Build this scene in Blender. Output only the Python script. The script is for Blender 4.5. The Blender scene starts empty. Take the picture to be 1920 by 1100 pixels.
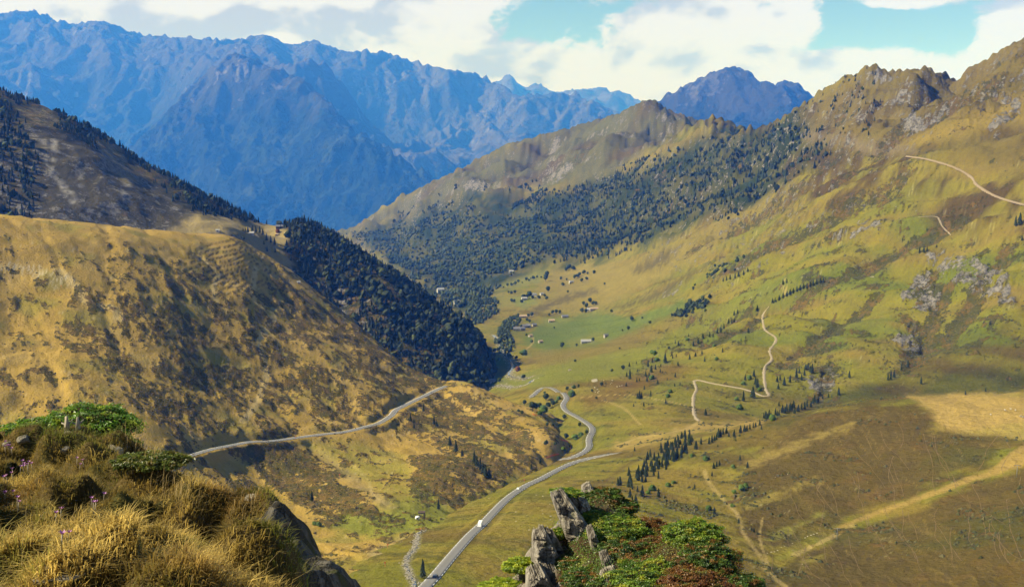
import bpy, math, random
import numpy as np
from mathutils import Vector, Matrix

random.seed(7); RNG = np.random.default_rng(7)
scene = bpy.context.scene
COL = scene.collection

# ------------------------------------------------------------------ camera, world, sun, exposure
F = 2000.0; CX = 960.0; CY = 550.0            # focal length and centre in photograph pixels
PITCH = math.radians(8.8)
cp_, sp_ = math.cos(PITCH), math.sin(PITCH)
cam_d = bpy.data.cameras.new("camera"); cam = bpy.data.objects.new("camera", cam_d); COL.objects.link(cam)
cam.location = (0, 0, 0); cam.rotation_euler = (math.pi / 2 - PITCH, 0, 0)
cam_d.sensor_width = 36.0; cam_d.lens = 36.0 * F / 1920.0
cam_d.clip_start = 0.1; cam_d.clip_end = 90000
scene.camera = cam

SUN_EL = math.radians(38); SUN_AZ = math.radians(-89)      # azimuth from +Y, clockwise positive
sun_dir = Vector((math.cos(SUN_EL) * math.sin(SUN_AZ), math.cos(SUN_EL) * math.cos(SUN_AZ), math.sin(SUN_EL)))
sd = bpy.data.lights.new("sun", 'SUN'); sd.energy = 5.0; sd.angle = math.radians(0.5); sd.color = (1.0, 0.93, 0.80)
so = bpy.data.objects.new("sun", sd); COL.objects.link(so)
so.rotation_euler = sun_dir.to_track_quat('Z', 'Y').to_euler(); so.location = (-3000, 500, 3000)

world = bpy.data.worlds.new("World"); scene.world = world; world.use_nodes = True
scene.view_settings.view_transform = 'Standard'; scene.view_settings.look = 'None'
scene.view_settings.exposure = 0.95; scene.view_settings.gamma = 1.0
scene.render.engine = 'CYCLES'
scene.cycles.use_denoising = True
scene.cycles.max_bounces = 5; scene.cycles.diffuse_bounces = 2; scene.cycles.transparent_max_bounces = 8
scene.cycles.volume_bounces = 0
scene.cycles.sample_clamp_indirect = 4.0

class NT:
    """small helper to write node trees"""
    def __init__(s, tree):
        s.t = tree; s.t.nodes.clear()
    def n(s, kind, **kw):
        nd = s.t.nodes.new(kind)
        ins = kw.pop('ins', {})
        for k, v in kw.items(): setattr(nd, k, v)
        for k, v in ins.items(): s.set(nd, k, v)
        return nd
    def set(s, nd, k, v):
        sock = nd.inputs[k]
        if isinstance(v, bpy.types.NodeSocket): s.t.links.new(v, sock)
        else: sock.default_value = v
    def math(s, op, a, b=0.0, c=None):
        nd = s.t.nodes.new('ShaderNodeMath'); nd.operation = op
        s.set(nd, 0, a); s.set(nd, 1, b)
        if c is not None: s.set(nd, 2, c)
        return nd.outputs[0]
    def mixc(s, f, a, b, mode='MIX'):
        nd = s.t.nodes.new('ShaderNodeMix'); nd.data_type = 'RGBA'; nd.blend_type = mode
        s.set(nd, 0, f); s.set(nd, 6, a); s.set(nd, 7, b)
        return nd.outputs[2]
    def smooth(s, x, lo, hi):
        nd = s.t.nodes.new('ShaderNodeMapRange'); nd.interpolation_type = 'SMOOTHSTEP'
        s.set(nd, 0, x); nd.inputs[1].default_value = lo; nd.inputs[2].default_value = hi
        return nd.outputs[0]
    def noise(s, vec, scale, detail=6, rough=0.55, lac=2.0, dist=0.0):
        nd = s.t.nodes.new('ShaderNodeTexNoise')
        if vec is not None: s.t.links.new(vec, nd.inputs['Vector'])
        nd.inputs['Scale'].default_value = scale; nd.inputs['Detail'].default_value = detail
        nd.inputs['Roughness'].default_value = rough; nd.inputs['Lacunarity'].default_value = lac
        nd.inputs['Distortion'].default_value = dist
        return nd.outputs[0]

def px_az_el(u, v):
    b = (CY - v) / F; a = (u - CX) / F
    d = Vector((a, cp_ + b * sp_, -sp_ + b * cp_)).normalized()
    return math.atan2(d.x, d.y), math.asin(d.z)

def build_world():
    w = NT(world.node_tree)
    sky = w.n('ShaderNodeTexSky', sky_type='NISHITA', sun_disc=False, sun_elevation=SUN_EL,
              sun_rotation=SUN_AZ, altitude=2000.0, air_density=1.0, dust_density=0.6, ozone_density=1.0)
    tc = w.n('ShaderNodeTexCoord')
    sep = w.n('ShaderNodeSeparateXYZ', ins={0: tc.outputs['Generated']})
    az = w.math('ARCTAN2', sep.outputs[0], sep.outputs[1])
    el = w.math('ARCSINE', sep.outputs[2])
    def cloud(dx, dy):
        c = w.n('ShaderNodeCombineXYZ', ins={0: w.math('ADD', w.math('MULTIPLY', az, 1.0), dx),
                                            1: w.math('ADD', w.math('MULTIPLY', el, 1.55), dy), 2: 0.31})
        big = w.noise(c.outputs[0], 9.0, 8, 0.56, 2.1, 0.25)
        fine = w.noise(c.outputs[0], 34.0, 6, 0.62, 2.0, 0.4)
        return w.math('ADD', big, w.math('MULTIPLY', w.math('SUBTRACT', fine, 0.5), 0.44)), w.noise(c.outputs[0], 9.0, 4, 0.5, 2.1, 0.25)
    (n0, b0), (n1, b1) = cloud(0.0, 0.0), cloud(-0.022, 0.030)
    dens = n0
    # openings of blue and banks of cloud that the photograph shows
    for (u, v, su, sv, k) in ((985, 30, 105, 48, -0.34), (1120, 55, 60, 50, -0.2), (1660, 62, 120, 52, -0.30), (1500, 95, 70, 26, -0.20), (1790, 70, 60, 60, -0.2),
                              (1430, 12, 60, 16, -0.10), (300, 40, 420, 80, 0.26), (760, 70, 160, 80, 0.26), (1290, 60, 170, 70, 0.30),
                              (1650, 120, 140, 34, 0.24), (1890, 60, 50, 70, 0.20), (1700, 5, 60, 12, 0.30), (1100, 130, 280, 35, 0.22), (1400, 130, 200, 30, 0.18)):
        a0, e0 = px_az_el(u, v)
        da = w.math('DIVIDE', w.math('SUBTRACT', az, a0), su / F)
        de = w.math('DIVIDE', w.math('SUBTRACT', el, e0), sv / F)
        r2 = w.math('ADD', w.math('MULTIPLY', da, da), w.math('MULTIPLY', de, de))
        g = w.math('POWER', 2.718, w.math('MULTIPLY', r2, -1.0))
        dens = w.math('ADD', dens, w.math('MULTIPLY', g, k))
    dens = w.math('SUBTRACT', dens, w.math('MULTIPLY', w.smooth(el, 0.14, 0.5), 0.34))      # cloud cover overhead, out of view, thinned to cut the fill light
    mask = w.smooth(dens, 0.375, 0.50)
    relief = w.math('MULTIPLY', w.math('ADD', w.math('MULTIPLY', w.math('SUBTRACT', b0, b1), 0.8), w.math('MULTIPLY', w.math('SUBTRACT', n0, n1), 0.3)), 5.0)
    thick = w.smooth(dens, 0.55, 1.05)
    lit = w.math('ADD', w.math('ADD', 0.97, relief), w.math('MULTIPLY', thick, -0.30))
    lit = w.smooth(lit, 0.30, 1.0)
    ccol = w.mixc(lit, (0.66, 0.68, 0.82, 1), (1.05, 1.05, 1.32, 1))
    bg1 = w.n('ShaderNodeBackground', ins={'Color': w.mixc(1.0, sky.outputs[0], (0.95, 1.10, 0.95, 1), 'MULTIPLY'), 'Strength': 0.055})
    bg2 = w.n('ShaderNodeBackground', ins={'Color': ccol, 'Strength': 0.44})
    mx = w.n('ShaderNodeMixShader', ins={0: mask, 1: bg1.outputs[0], 2: bg2.outputs[0]})
    w.n('ShaderNodeOutputWorld', ins={0: mx.outputs[0]})
build_world()

# ------------------------------------------------------------------ numeric helpers
def px_ray(u, v):
    b = (CY - v) / F; a = (u - CX) / F
    y = cp_ + b * sp_
    return a / y, (-sp_ + b * cp_) / y          # x/Y and z/Y
def P3(u, v, Y):
    a, s = px_ray(u, v); return np.array((a * Y, Y, s * Y))
def project(x, y, z):
    d = y * cp_ - z * sp_; up = y * sp_ + z * cp_
    return CX + F * x / d, CY - F * up / d

def _grad(ix, iy, seed):
    h = (ix.astype(np.int64) * 374761393 + iy.astype(np.int64) * 668265263 + seed * 1442695041) & 0x7fffffff
    h = ((h ^ (h >> 13)) * 1274126177) & 0x7fffffff
    h = h ^ (h >> 16)
    return h & 255
_ang = np.linspace(0, 2 * np.pi, 256, endpoint=False); _gx = np.cos(_ang); _gy = np.sin(_ang)
def perlin(x, y, seed=0):
    x0 = np.floor(x); y0 = np.floor(y); fx = x - x0; fy = y - y0
    ix = x0.astype(np.int64); iy = y0.astype(np.int64)
    u = fx * fx * fx * (fx * (fx * 6 - 15) + 10); v = fy * fy * fy * (fy * (fy * 6 - 15) + 10)
    def dot(i, j):
        g = _grad(ix + i, iy + j, seed); return _gx[g] * (fx - i) + _gy[g] * (fy - j)
    a = dot(0, 0); b = dot(1, 0); c = dot(0, 1); d = dot(1, 1)
    return 1.45 * ((a + u * (b - a)) * (1 - v) + (c + u * (d - c)) * v)
def fbm(x, y, octv=4, seed=0, gain=0.5, lac=2.03):
    o = 0.0; amp = 1.0; tot = 0.0; f = 1.0
    for k in range(octv):
        o = o + amp * perlin(x * f + 13.7 * k, y * f - 7.3 * k, seed + k); tot += amp; amp *= gain; f *= lac
    return o / tot
def ridged(x, y, octv=5, seed=0, gain=0.5, lac=2.07):
    o = 0.0; amp = 1.0; tot = 0.0; f = 1.0; w = 1.0
    for k in range(octv):
        n = (1 - np.abs(perlin(x * f + 5.1 * k, y * f + 9.7 * k, seed + k))) ** 2
        o = o + amp * n * w; w = np.clip(n * 1.6, 0, 1); tot += amp; amp *= gain; f *= lac
    return o / tot
def sstep(x, lo, hi):
    t = np.clip((x - lo) / (hi - lo), 0, 1); return t * t * (3 - 2 * t)
def lerpc(c, col, m):
    return c + (np.asarray(col)[None, :] - c) * m[:, None]

def tps_fit(pts, vals, lam=1e-4):
    n = len(pts); d = np.linalg.norm(pts[:, None] - pts[None], axis=2)
    K = np.where(d > 0, d * d * np.log(d + 1e-12), 0.0) + lam * np.eye(n)
    Pm = np.c_[np.ones(n), pts]; A = np.zeros((n + 3, n + 3)); A[:n, :n] = K; A[:n, n:] = Pm; A[n:, :n] = Pm.T
    return np.linalg.solve(A, np.r_[vals, np.zeros(3)])
def tps_eval(pts, w, q):
    out = np.empty(len(q)); n = len(pts)
    for i in range(0, len(q), 60000):
        c = q[i:i + 60000]
        d2 = (c[:, None, 0] - pts[None, :, 0]) ** 2 + (c[:, None, 1] - pts[None, :, 1]) ** 2
        out[i:i + 60000] = (0.5 * d2 * np.log(d2 + 1e-20)) @ w[:n] + w[n] + c @ w[n + 1:]
    return out

def poly_sd(u, v, poly):
    """signed distance in the polygon's own units, positive inside"""
    p = np.asarray(poly, float); q = np.roll(p, -1, axis=0)
    d2 = np.full(u.shape, 1e18); ins = np.zeros(u.shape, bool)
    for (x0, y0), (x1, y1) in zip(p, q):
        ex, ey = x1 - x0, y1 - y0; L = ex * ex + ey * ey + 1e-12
        t = np.clip(((u - x0) * ex + (v - y0) * ey) / L, 0, 1)
        d2 = np.minimum(d2, (u - x0 - t * ex) ** 2 + (v - y0 - t * ey) ** 2)
        c = ((y0 > v) != (y1 > v)) & (u < (x1 - x0) * (v - y0) / (y1 - y0 + 1e-12) + x0)
        ins ^= c
    d = np.sqrt(d2); return np.where(ins, d, -d)
def line_d(x, y, pts):
    """distance in plan to a polyline, and the height of its nearest point"""
    pts = np.asarray(pts, float); best = np.full(x.shape, 1e18); hz = np.zeros(x.shape)
    for a, b in zip(pts[:-1], pts[1:]):
        ex, ey = b[0] - a[0], b[1] - a[1]; L = ex * ex + ey * ey + 1e-9
        t = np.clip(((x - a[0]) * ex + (y - a[1]) * ey) / L, 0, 1)
        d = (x - a[0] - t * ex) ** 2 + (y - a[1] - t * ey) ** 2
        m = d < best; best = np.where(m, d, best)
        if pts.shape[1] > 2: hz = np.where(m, a[2] + t * (b[2] - a[2]), hz)
    return np.sqrt(best), hz
def smooth_line(pts, n):
    """Catmull-Rom through points, n samples per span"""
    p = np.asarray(pts, float); p = np.vstack([2 * p[0] - p[1], p, 2 * p[-1] - p[-2]]); out = []
    for i in range(1, len(p) - 2):
        for t in np.linspace(0, 1, n, endpoint=False):
            a, b, c, d = p[i - 1], p[i], p[i + 1], p[i + 2]
            out.append(0.5 * (2 * b + (c - a) * t + (2 * a - 5 * b + 4 * c - d) * t * t + (3 * b - a - 3 * c + d) * t ** 3))
    out.append(p[-2]); return np.array(out)

# ------------------------------------------------------------------ mesh and object helpers
def mesh_np(name, verts, faces, mat=None, cols=None, smooth=True, mixes=None):
    """faces: one int array (n,3|4) or a list of them"""
    me = bpy.data.meshes.new(name)
    verts = np.asarray(verts, np.float32)
    fl = faces if isinstance(faces, list) else [faces]
    fl = [np.asarray(f, np.int32) for f in fl if len(f)]
    loops = np.concatenate([f.ravel() for f in fl]); tot = np.concatenate([np.full(len(f), f.shape[1], np.int32) for f in fl])
    me.vertices.add(len(verts)); me.vertices.foreach_set('co', verts.ravel())
    me.loops.add(len(loops)); me.loops.foreach_set('vertex_index', loops)
    st = np.zeros(len(tot), np.int32); st[1:] = np.cumsum(tot)[:-1]
    me.polygons.add(len(tot)); me.polygons.foreach_set('loop_start', st)
    me.polygons.foreach_set('use_smooth', np.full(len(tot), smooth, bool))
    if cols is not None:
        c = np.ones((len(verts), 4), np.float32); c[:, :cols.shape[1]] = cols
        at = me.color_attributes.new('Col', 'FLOAT_COLOR', 'POINT'); at.data.foreach_set('color', c.ravel())
    if mixes is not None:
        c = np.ones((len(verts), 4), np.float32); c[:, :3] = mixes
        at = me.color_attributes.new('Mix', 'FLOAT_COLOR', 'POINT'); at.data.foreach_set('color', c.ravel())
    me.update(calc_edges=True); me.validate()
    if mat: me.materials.append(mat)
    return me
def link(name, data, parent=None, **tags):
    o = bpy.data.objects.new(name, data); COL.objects.link(o)
    if parent is not None: o.parent = parent
    for k, v in tags.items():
        if v is not None: o[k] = v
    return o
def box(x0, x1, y0, y1, z0, z1):
    v = [(x, y, z) for x in (x0, x1) for y in (y0, y1) for z in (z0, z1)]
    f = [(0, 1, 3, 2), (4, 6, 7, 5), (0, 4, 5, 1), (2, 3, 7, 6), (0, 2, 6, 4), (1, 5, 7, 3)]
    return np.array(v, float), np.array(f)
def principled(name, rough=0.9, spec=0.2):
    m = bpy.data.materials.new(name); m.use_nodes = True; w = NT(m.node_tree)
    b = w.n('ShaderNodeBsdfPrincipled', ins={'Roughness': rough, 'Specular IOR Level': spec})
    w.n('ShaderNodeOutputMaterial', ins={0: b.outputs[0]})
    return m, w, b
def plain_mat(name, col, rough=0.8, spec=0.2, var=0.25, scale=3.0, metal=0.0):
    m, w, b = principled(name, rough, spec)
    tc = w.n('ShaderNodeTexCoord')
    nz = w.noise(tc.outputs['Object'], scale, 5, 0.6)
    f = w.math('ADD', 1 - var, w.math('MULTIPLY', nz, 2 * var))
    sc = w.n('ShaderNodeVectorMath', operation='SCALE'); sc.inputs[0].default_value = col[:3]
    w.set(sc, 'Scale', f); w.set(b, 'Base Color', sc.outputs[0]); b.inputs['Metallic'].default_value = metal
    return m
def ground_mat(name, s, bump=0.5, var=0.35, scrub=(0.052, 0.050, 0.012), scrub2=(0.115, 0.072, 0.018), rock=(0.20, 0.182, 0.155), ss=4.0):
    """land cover from the vertices (colour; scrub and rock density), broken up by grain of size s and bushes of size ss metres"""
    m, w, b = principled(name, 0.95, 0.05)
    at = w.n('ShaderNodeVertexColor', layer_name='Col'); mk = w.n('ShaderNodeVertexColor', layer_name='Mix'); geo = w.n('ShaderNodeNewGeometry')
    sp = w.n('ShaderNodeSeparateColor', ins={0: mk.outputs[0]}); pos = geo.outputs['Position']
    n1 = w.noise(pos, 1.0 / s, 6, 0.62); n2 = w.noise(pos, 0.22 / s, 5, 0.6)
    f = w.math('ADD', 1 - var, w.math('MULTIPLY', w.math('ADD', n1, n2), var))
    sc = w.n('ShaderNodeVectorMath', operation='SCALE', ins={0: at.outputs[0]}); w.set(sc, 'Scale', f)
    nb = w.noise(pos, 1.0 / ss, 5, 0.68); nr = w.noise(pos, 0.7 / ss, 6, 0.7)
    bm = w.smooth(w.math('ADD', w.math('MULTIPLY', sp.outputs[0], 1.0), w.math('MULTIPLY', w.math('SUBTRACT', nb, 0.5), 1.7)), 0.46, 0.58)
    rm = w.smooth(w.math('ADD', sp.outputs[1], w.math('MULTIPLY', w.math('SUBTRACT', nr, 0.5), 2.2)), 0.48, 0.60)
    n3 = w.noise(pos, 0.45 / ss, 3, 0.6)
    scol0 = w.mixc(w.smooth(n3, 0.42, 0.62), (*scrub, 1), (*scrub2, 1))
    nf = w.noise(pos, 3.2 / ss, 4, 0.7)
    sv = w.n('ShaderNodeVectorMath', operation='SCALE', ins={0: scol0}); w.set(sv, 'Scale', w.math('ADD', 0.25, w.math('MULTIPLY', nf, 1.5))); scol = sv.outputs[0]
    bm = w.math('MULTIPLY', bm, w.smooth(nf, 0.30, 0.46))
    c = w.mixc(w.math('MULTIPLY', bm, 0.92), sc.outputs[0], scol)
    rcol = w.mixc(w.smooth(n1, 0.35, 0.62), tuple(k * 0.45 for k in rock) + (1,), (*rock, 1))
    c = w.mixc(rm, c, rcol)
    w.set(b, 'Base Color', c)
    if bump > 0:
        hsum = w.math('ADD', w.math('ADD', n1, w.math('MULTIPLY', bm, 0.8)), w.math('MULTIPLY', rm, nr))
        bp = w.n('ShaderNodeBump', ins={'Strength': bump, 'Distance': s, 'Height': hsum}); w.set(b, 'Normal', bp.outputs[0])
    return m

# ------------------------------------------------------------------ terrain layers
class Layer:
    def __init__(s, cps, a0, a1, nc, Y0, Y1, nr, p=0.5, kx=1.6, lam=1e-4):
        cps = np.array(cps, float)
        a, sl = px_ray(cps[:, 0], cps[:, 1])
        pts = np.c_[a * kx, np.log(cps[:, 2])]
        w = tps_fit(pts, sl, lam)
        s.a = np.linspace(a0, a1, nc)
        t = np.linspace(0, 1, nr)
        s.Y = (Y0 ** -p + t * (Y1 ** -p - Y0 ** -p)) ** (-1 / p)
        AA, YY = np.meshgrid(s.a, s.Y)                       # rows: distance, columns: bearing
        q = np.c_[AA.ravel() * kx, np.log(YY.ravel())]
        s.S = tps_eval(pts, w, q).reshape(AA.shape)
        s.X = AA * YY; s.YY = YY; s.Z = s.S * YY
    def flat(s): return s.X.ravel(), s.YY.ravel(), s.Z.ravel()
    def height(s, x, y):
        """bilinear height at plan points"""
        a = x / y; i = np.clip(np.interp(a, s.a, np.arange(len(s.a))), 0, len(s.a) - 1.001)
        j = np.clip(np.interp(y, s.Y, np.arange(len(s.Y))), 0, len(s.Y) - 1.001)
        i0 = i.astype(int); j0 = j.astype(int); fi = i - i0; fj = j - j0
        Z = s.Z
        z = (Z[j0, i0] * (1 - fi) + Z[j0, i0 + 1] * fi) * (1 - fj) + (Z[j0 + 1, i0] * (1 - fi) + Z[j0 + 1, i0 + 1] * fi) * fj
        inside = (a >= s.a[0]) & (a <= s.a[-1]) & (y >= s.Y[0]) & (y <= s.Y[-1])
        return np.where(inside, z, -1e9)
    def cast(s, u, v, ymin=0.0):
        """first point where the ray of a photograph pixel meets this ground"""
        a, sl = px_ray(u, v)
        i = np.interp(a, s.a, np.arange(len(s.a)))
        if a < s.a[0] or a > s.a[-1]: return None
        i0 = min(int(i), len(s.a) - 2); fi = i - i0
        prof = (s.Z[:, i0] * (1 - fi) + s.Z[:, i0 + 1] * fi) / s.Y
        above = (prof >= sl) & (s.Y >= ymin)
        k = np.argmax(above)
        if not above[k]: return None
        if k == 0: Y = s.Y[0]
        else:
            p0, p1 = prof[k - 1], prof[k]; t = (sl - p0) / (p1 - p0 + 1e-12)
            Y = s.Y[k - 1] + np.clip(t, 0, 1) * (s.Y[k] - s.Y[k - 1])
        return np.array((a * Y, Y, sl * Y))
    def normals_slope(s):
        gy = np.gradient(s.Z, axis=0) / np.gradient(s.YY, axis=0)
        gx = np.gradient(s.Z, axis=1) / np.gradient(s.X, axis=1)
        gy = gy - gx * (s.X / s.YY)                         # columns fan out from the camera
        return gx.ravel(), gy.ravel()
    def mesh(s, name, mat, cols, scrub=None, rock=None, drop=None, **tags):
        nr, nc = s.X.shape
        idx = np.arange(nr * nc).reshape(nr, nc)
        f = np.stack([idx[:-1, :-1], idx[:-1, 1:], idx[1:, 1:], idx[1:, :-1]], -1).reshape(-1, 4)
        v = np.c_[s.flat()]
        mixes = np.zeros((len(v), 3))
        if scrub is not None: mixes[:, 0] = scrub
        if rock is not None: mixes[:, 1] = rock
        S_ = s.Z / s.YY; gone = S_ < np.maximum.accumulate(S_, axis=0) - 0.014      # far sides of the ridges, well out of sight
        drop = gone if drop is None else (drop | gone)
        if drop is not None:                                # ground buried under another hill
            f = f[~drop.ravel()[f].all(1)]; used = np.zeros(len(v), bool); used[f.ravel()] = True
            f = (np.cumsum(used) - 1)[f]; v, cols, mixes = v[used], cols[used], mixes[used]
        return link(name, mesh_np(name, v, f, mat, cols, mixes=mixes), kind='structure', **tags)

def cast(layers, u, v):
    best = None
    for l in layers:
        h = l.cast(u, v)
        if h is not None and (best is None or h[1] < best[1]): best = h
    return best
def drape(layers, pts, n=6):
    """photograph pixels along a line, put down on the ground they show"""
    q = smooth_line(pts, n); out = []
    for u, v in q:
        h = cast(layers, u, v)
        if h is not None: out.append(h)
    return np.array(out)
def flatten(layer, line, half, fall, lift=0.0):
    x, y = layer.X, layer.YY
    m = (x > line[:, 0].min() - 60) & (x < line[:, 0].max() + 60) & (y > line[:, 1].min() - 60) & (y < line[:, 1].max() + 60)
    d, hz = line_d(x[m], y[m], line)
    k = 1 - sstep(d, half, half + fall)
    layer.Z[m] = layer.Z[m] * (1 - k) + (hz + lift) * k

# --- control points: photograph pixel and distance in metres along the view
A_CP = [(-150,385,900),(0,400,980),(150,415,1060),(300,430,1150),(440,440,1245),(540,500,1285),(640,580,1245),(700,632,1195),(760,686,1125),(835,716,1054),
        (880,716,1060),(330,855,650),(480,828,750),(640,810,820),(735,770,900),(835,724,1046),
        (0,600,800),(0,800,650),(0,500,880),(-150,600,730),(150,600,820),(300,550,930),(300,700,785),(450,600,970),(450,720,850),(600,650,1000),(700,700,1000),(150,720,710),(420,500,1100),(200,480,960),(540,560,1130),(620,600,1150),
        (480,900,690),(640,890,725),(760,830,830),(560,960,610),(720,940,640),(830,900,700),(900,880,745),(700,1000,555),(760,1060,475),(640,1050,490),(900,800,900),(980,825,870),(960,775,960),(925,742,1030),(860,770,960),
        (1000,850,830),(1040,815,885),(1100,900,860),(1100,860,960),(840,1000,560),(880,950,660),(0,950,540),(300,1000,530),(500,1050,470),(-150,900,560),(1060,790,1020),
        (0,1150,330),(300,1200,320),(600,1250,310),(-200,1150,330),(0,1400,220),(500,1450,210),(800,1400,240),(0,480,1210),(300,520,1400),(540,610,1560),(700,740,1440),(835,840,1290),(960,850,1150),(-150,470,1130)]
V_CP = [(900,1450,215),(1500,1450,215),(2000,1450,215),(740,1150,360),(800,1100,395),(850,1040,460),(900,985,540),(950,930,655),(1000,895,735),(1050,868,815),(1110,835,875),(1112,805,935),(1060,765,1060),(1010,735,1150),(980,692,1400),(960,655,1640),(930,622,1850),(900,590,2150),(860,555,2600),(800,500,3300),(740,470,4000),(660,432,5800),
        (600,1060,540),(500,1100,600),(600,900,950),(700,770,1300),(700,650,1900),(600,600,2600),(560,520,4200),(820,900,900),(880,760,1300),
        (1000,1050,450),(1200,1000,500),(1100,1150,380),(1500,1090,430),(1900,1090,400),(1570,1000,520),(1903,880,540),(1300,960,560),(1300,880,660),(1450,830,680),(1250,830,780),(1180,870,720),(1200,800,900),(1300,785,900),(2100,900,480),
        (1400,794,770),(1590,753,775),(1700,746,755),(1920,739,735),(2080,735,720),(1480,800,850),(1590,790,885),(1750,785,880),(1920,780,850),
        (1600,735,985),(1750,700,985),(1910,690,955),(2080,680,930),
        (1440,740,1000),(1440,650,1150),(1300,720,1050),(1200,720,1090),(1200,650,1350),(1350,600,1400),(1500,540,1320),(1500,430,1550),(1500,330,1900),(1510,250,2250),(1520,183,2550),(1640,125,2300),(1580,148,2450),(1720,128,2150),(1790,152,2000),(1880,92,1900),(1930,68,1880),(2080,30,1800),
        (1750,600,1100),(1750,480,1230),(1750,380,1360),(1750,300,1480),(1750,220,1700),(1910,600,1030),(1910,480,1130),(1910,385,1230),(1910,280,1380),(1910,180,1600),(2080,400,1150),(2080,200,1450),
        (1620,650,1080),(1620,540,1230),(1620,420,1430),(1620,300,1700),(1620,200,2050),
        (1300,560,1650),(1300,470,2000),(1300,400,2350),(1300,320,2800),(1330,248,3200),(1420,238,2900),(1480,212,2700),
        (1050,640,1700),(1100,600,1950),(1100,500,2650),(1100,420,3150),(1100,350,3500),(980,540,2450),(900,520,2900),(900,440,3500),(900,370,4100),(780,450,4100),(760,390,4900),(1000,460,3050),
        (1220,184,4300),(1160,213,4400),(1080,237,4500),(950,270,4700),(850,322,4950),(740,372,5300),(660,428,5700),(1270,222,4100),(1200,270,3800),(1000,330,4150),(1200,320,3400),
        (1520,240,3100),(1640,190,2850),(1720,190,2700),(1900,130,2450),(2080,120,2400),(1400,300,3600),(1330,300,4400),(1220,250,5100),(1080,300,5300),(950,340,5600),(850,390,5800),(740,440,6200),(660,480,6500)]
B_CP = [(-200,110,1980),(-100,130,1960),(0,166,1950),(100,202,1900),(190,247,1850),(300,316,1780),(420,382,1700),(500,418,1650),(580,412,1660),(660,455,1650),(740,510,1610),(820,570,1560),(880,614,1520),(910,650,1470),(915,695,1410),
        (890,716,1365),(840,728,1320),(700,600,1440),(640,520,1530),(560,470,1570),(800,650,1405),(860,670,1400),(760,580,1475),(600,650,1440),(700,730,1350),(450,432,1530),(380,434,1480),(500,450,1560),
        (90,262,1580),(190,302,1580),(270,362,1560),(360,412,1530),(0,430,1350),(150,440,1380),(300,455,1430),(150,360,1470),(250,400,1480),(0,340,1450),(-200,300,1480),
        (230,300,1740),(330,360,1670),(420,402,1610),(440,460,1460),(540,560,1490),
        (0,230,2400),(300,390,2250),(420,450,2100),(580,490,2030),(740,580,1950),(880,690,1800),(950,760,1500),(-200,180,2400)]
R_CP = [(-250,40,9600),(-100,30,9500),(0,26,9500),(60,20,9500),(130,55,9400),(190,40,9200),(260,66,9200),(340,72,9200),(440,76,9400),(500,66,9400),(545,88,9300),(585,76,9300),(640,97,9200),(720,97,9200),(800,122,9400),(860,135,9500),(910,145,9600),(970,178,9600),(1075,174,9300),(1150,206,9000),(1220,250,8600),(1300,290,8600),
        (440,100,8000),(500,126,7700),(560,144,7500),(600,172,7300),(660,242,7000),(740,292,6800),(800,324,6700),(720,400,6350),(640,440,6200),(820,380,6600),
        (340,190,8100),(200,230,7900),(250,330,7000),(450,250,7200),(520,330,6600),(420,390,6200),(300,280,7200),(100,150,8400),(0,200,7900),(100,280,7000),(0,330,6500),(-200,200,7800),(-200,330,6500),(560,230,7100),
        (760,320,7500),(660,200,8300),(720,190,8700),(640,150,8900),(850,240,8500),(940,225,8400),(1000,250,8300),(950,290,7600),(850,330,7100),(1100,240,8600),(900,185,9100),(790,270,7800),
        (-200,450,5500),(100,450,5500),(350,480,5500),(550,500,5500),(750,480,5500),(900,440,5700),(1100,390,6300),(1250,400,6300),(0,120,11000),(300,150,11000),(600,170,11000),(900,230,11000),(1200,300,10500),(-250,150,11000)]
P_CP = [(1100,260,6300),(1160,222,6400),(1240,184,6500),(1300,152,6500),(1345,131,6500),(1378,124,6500),(1400,131,6500),(1435,158,6400),(1480,150,6400),(1500,160,6400),(1522,178,6300),(1580,220,6300),(1650,250,6300),
        (1380,200,5900),(1300,240,5750),(1460,230,5800),(1380,270,5500),(1220,280,5800),(1560,280,5800),(1200,260,7200),(1380,210,7300),(1560,270,7200)]
H_CP = [(600,150,15000),(700,140,15000),(790,112,15000),(850,150,15000),(950,122,15000),(1000,138,15000),(1080,150,15200),(1140,140,15300),(1200,165,15500),(1300,200,15500),(1400,230,15500),
        (700,230,13500),(900,230,13500),(1100,230,13500),(1300,280,13500),(700,220,17000),(1000,220,17000),(1300,260,17000),(850,185,14300),(1000,190,14300),(1130,190,14300)]

R_CP = [(u, v, y * 2.4) for u, v, y in R_CP]; P_CP = [(u, v, y * 2.0) for u, v, y in P_CP]; H_CP = [(u, v + 34, y * 2.1) for u, v, y in H_CP]
S_CP = [(60,440,13200),(100,405,13500),(180,340,13800),(240,280,14200),(300,222,14600),(350,170,15000),(400,124,15300),(440,98,15500),(500,124,15000),(560,145,14600),(610,184,14300),(660,242,14000),(740,292,13600),(800,326,13300),(860,365,13000),
        (300,380,12800),(420,300,13600),(420,220,14300),(500,250,13800),(560,330,13000),(480,400,12400),(640,380,12600),(720,400,12300),(300,490,12000),(100,490,12200),(500,510,11800),(700,500,11900),(880,450,12000),(560,230,14100),
        (100,470,15200),(240,400,15800),(350,310,16500),(440,240,16800),(560,280,15800),(660,350,15000),(740,400,14600),(860,460,14000)]
A = Layer(A_CP, -0.62, 0.09, 440, 215, 1480, 480, p=0.35)
V = Layer(V_CP, -0.26, 0.62, 610, 215, 6400, 660, p=0.38)
B = Layer(B_CP, -0.62, 0.02, 330, 1290, 2100, 250, p=0.5)
R = Layer(R_CP, -0.62, 0.22, 470, 13200, 23800, 300, p=0.3)
S = Layer(S_CP, -0.46, -0.03, 270, 11900, 16200, 190, p=0.3)
P = Layer(P_CP, 0.04, 0.36, 170, 10800, 13600, 110, p=0.3)
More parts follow.
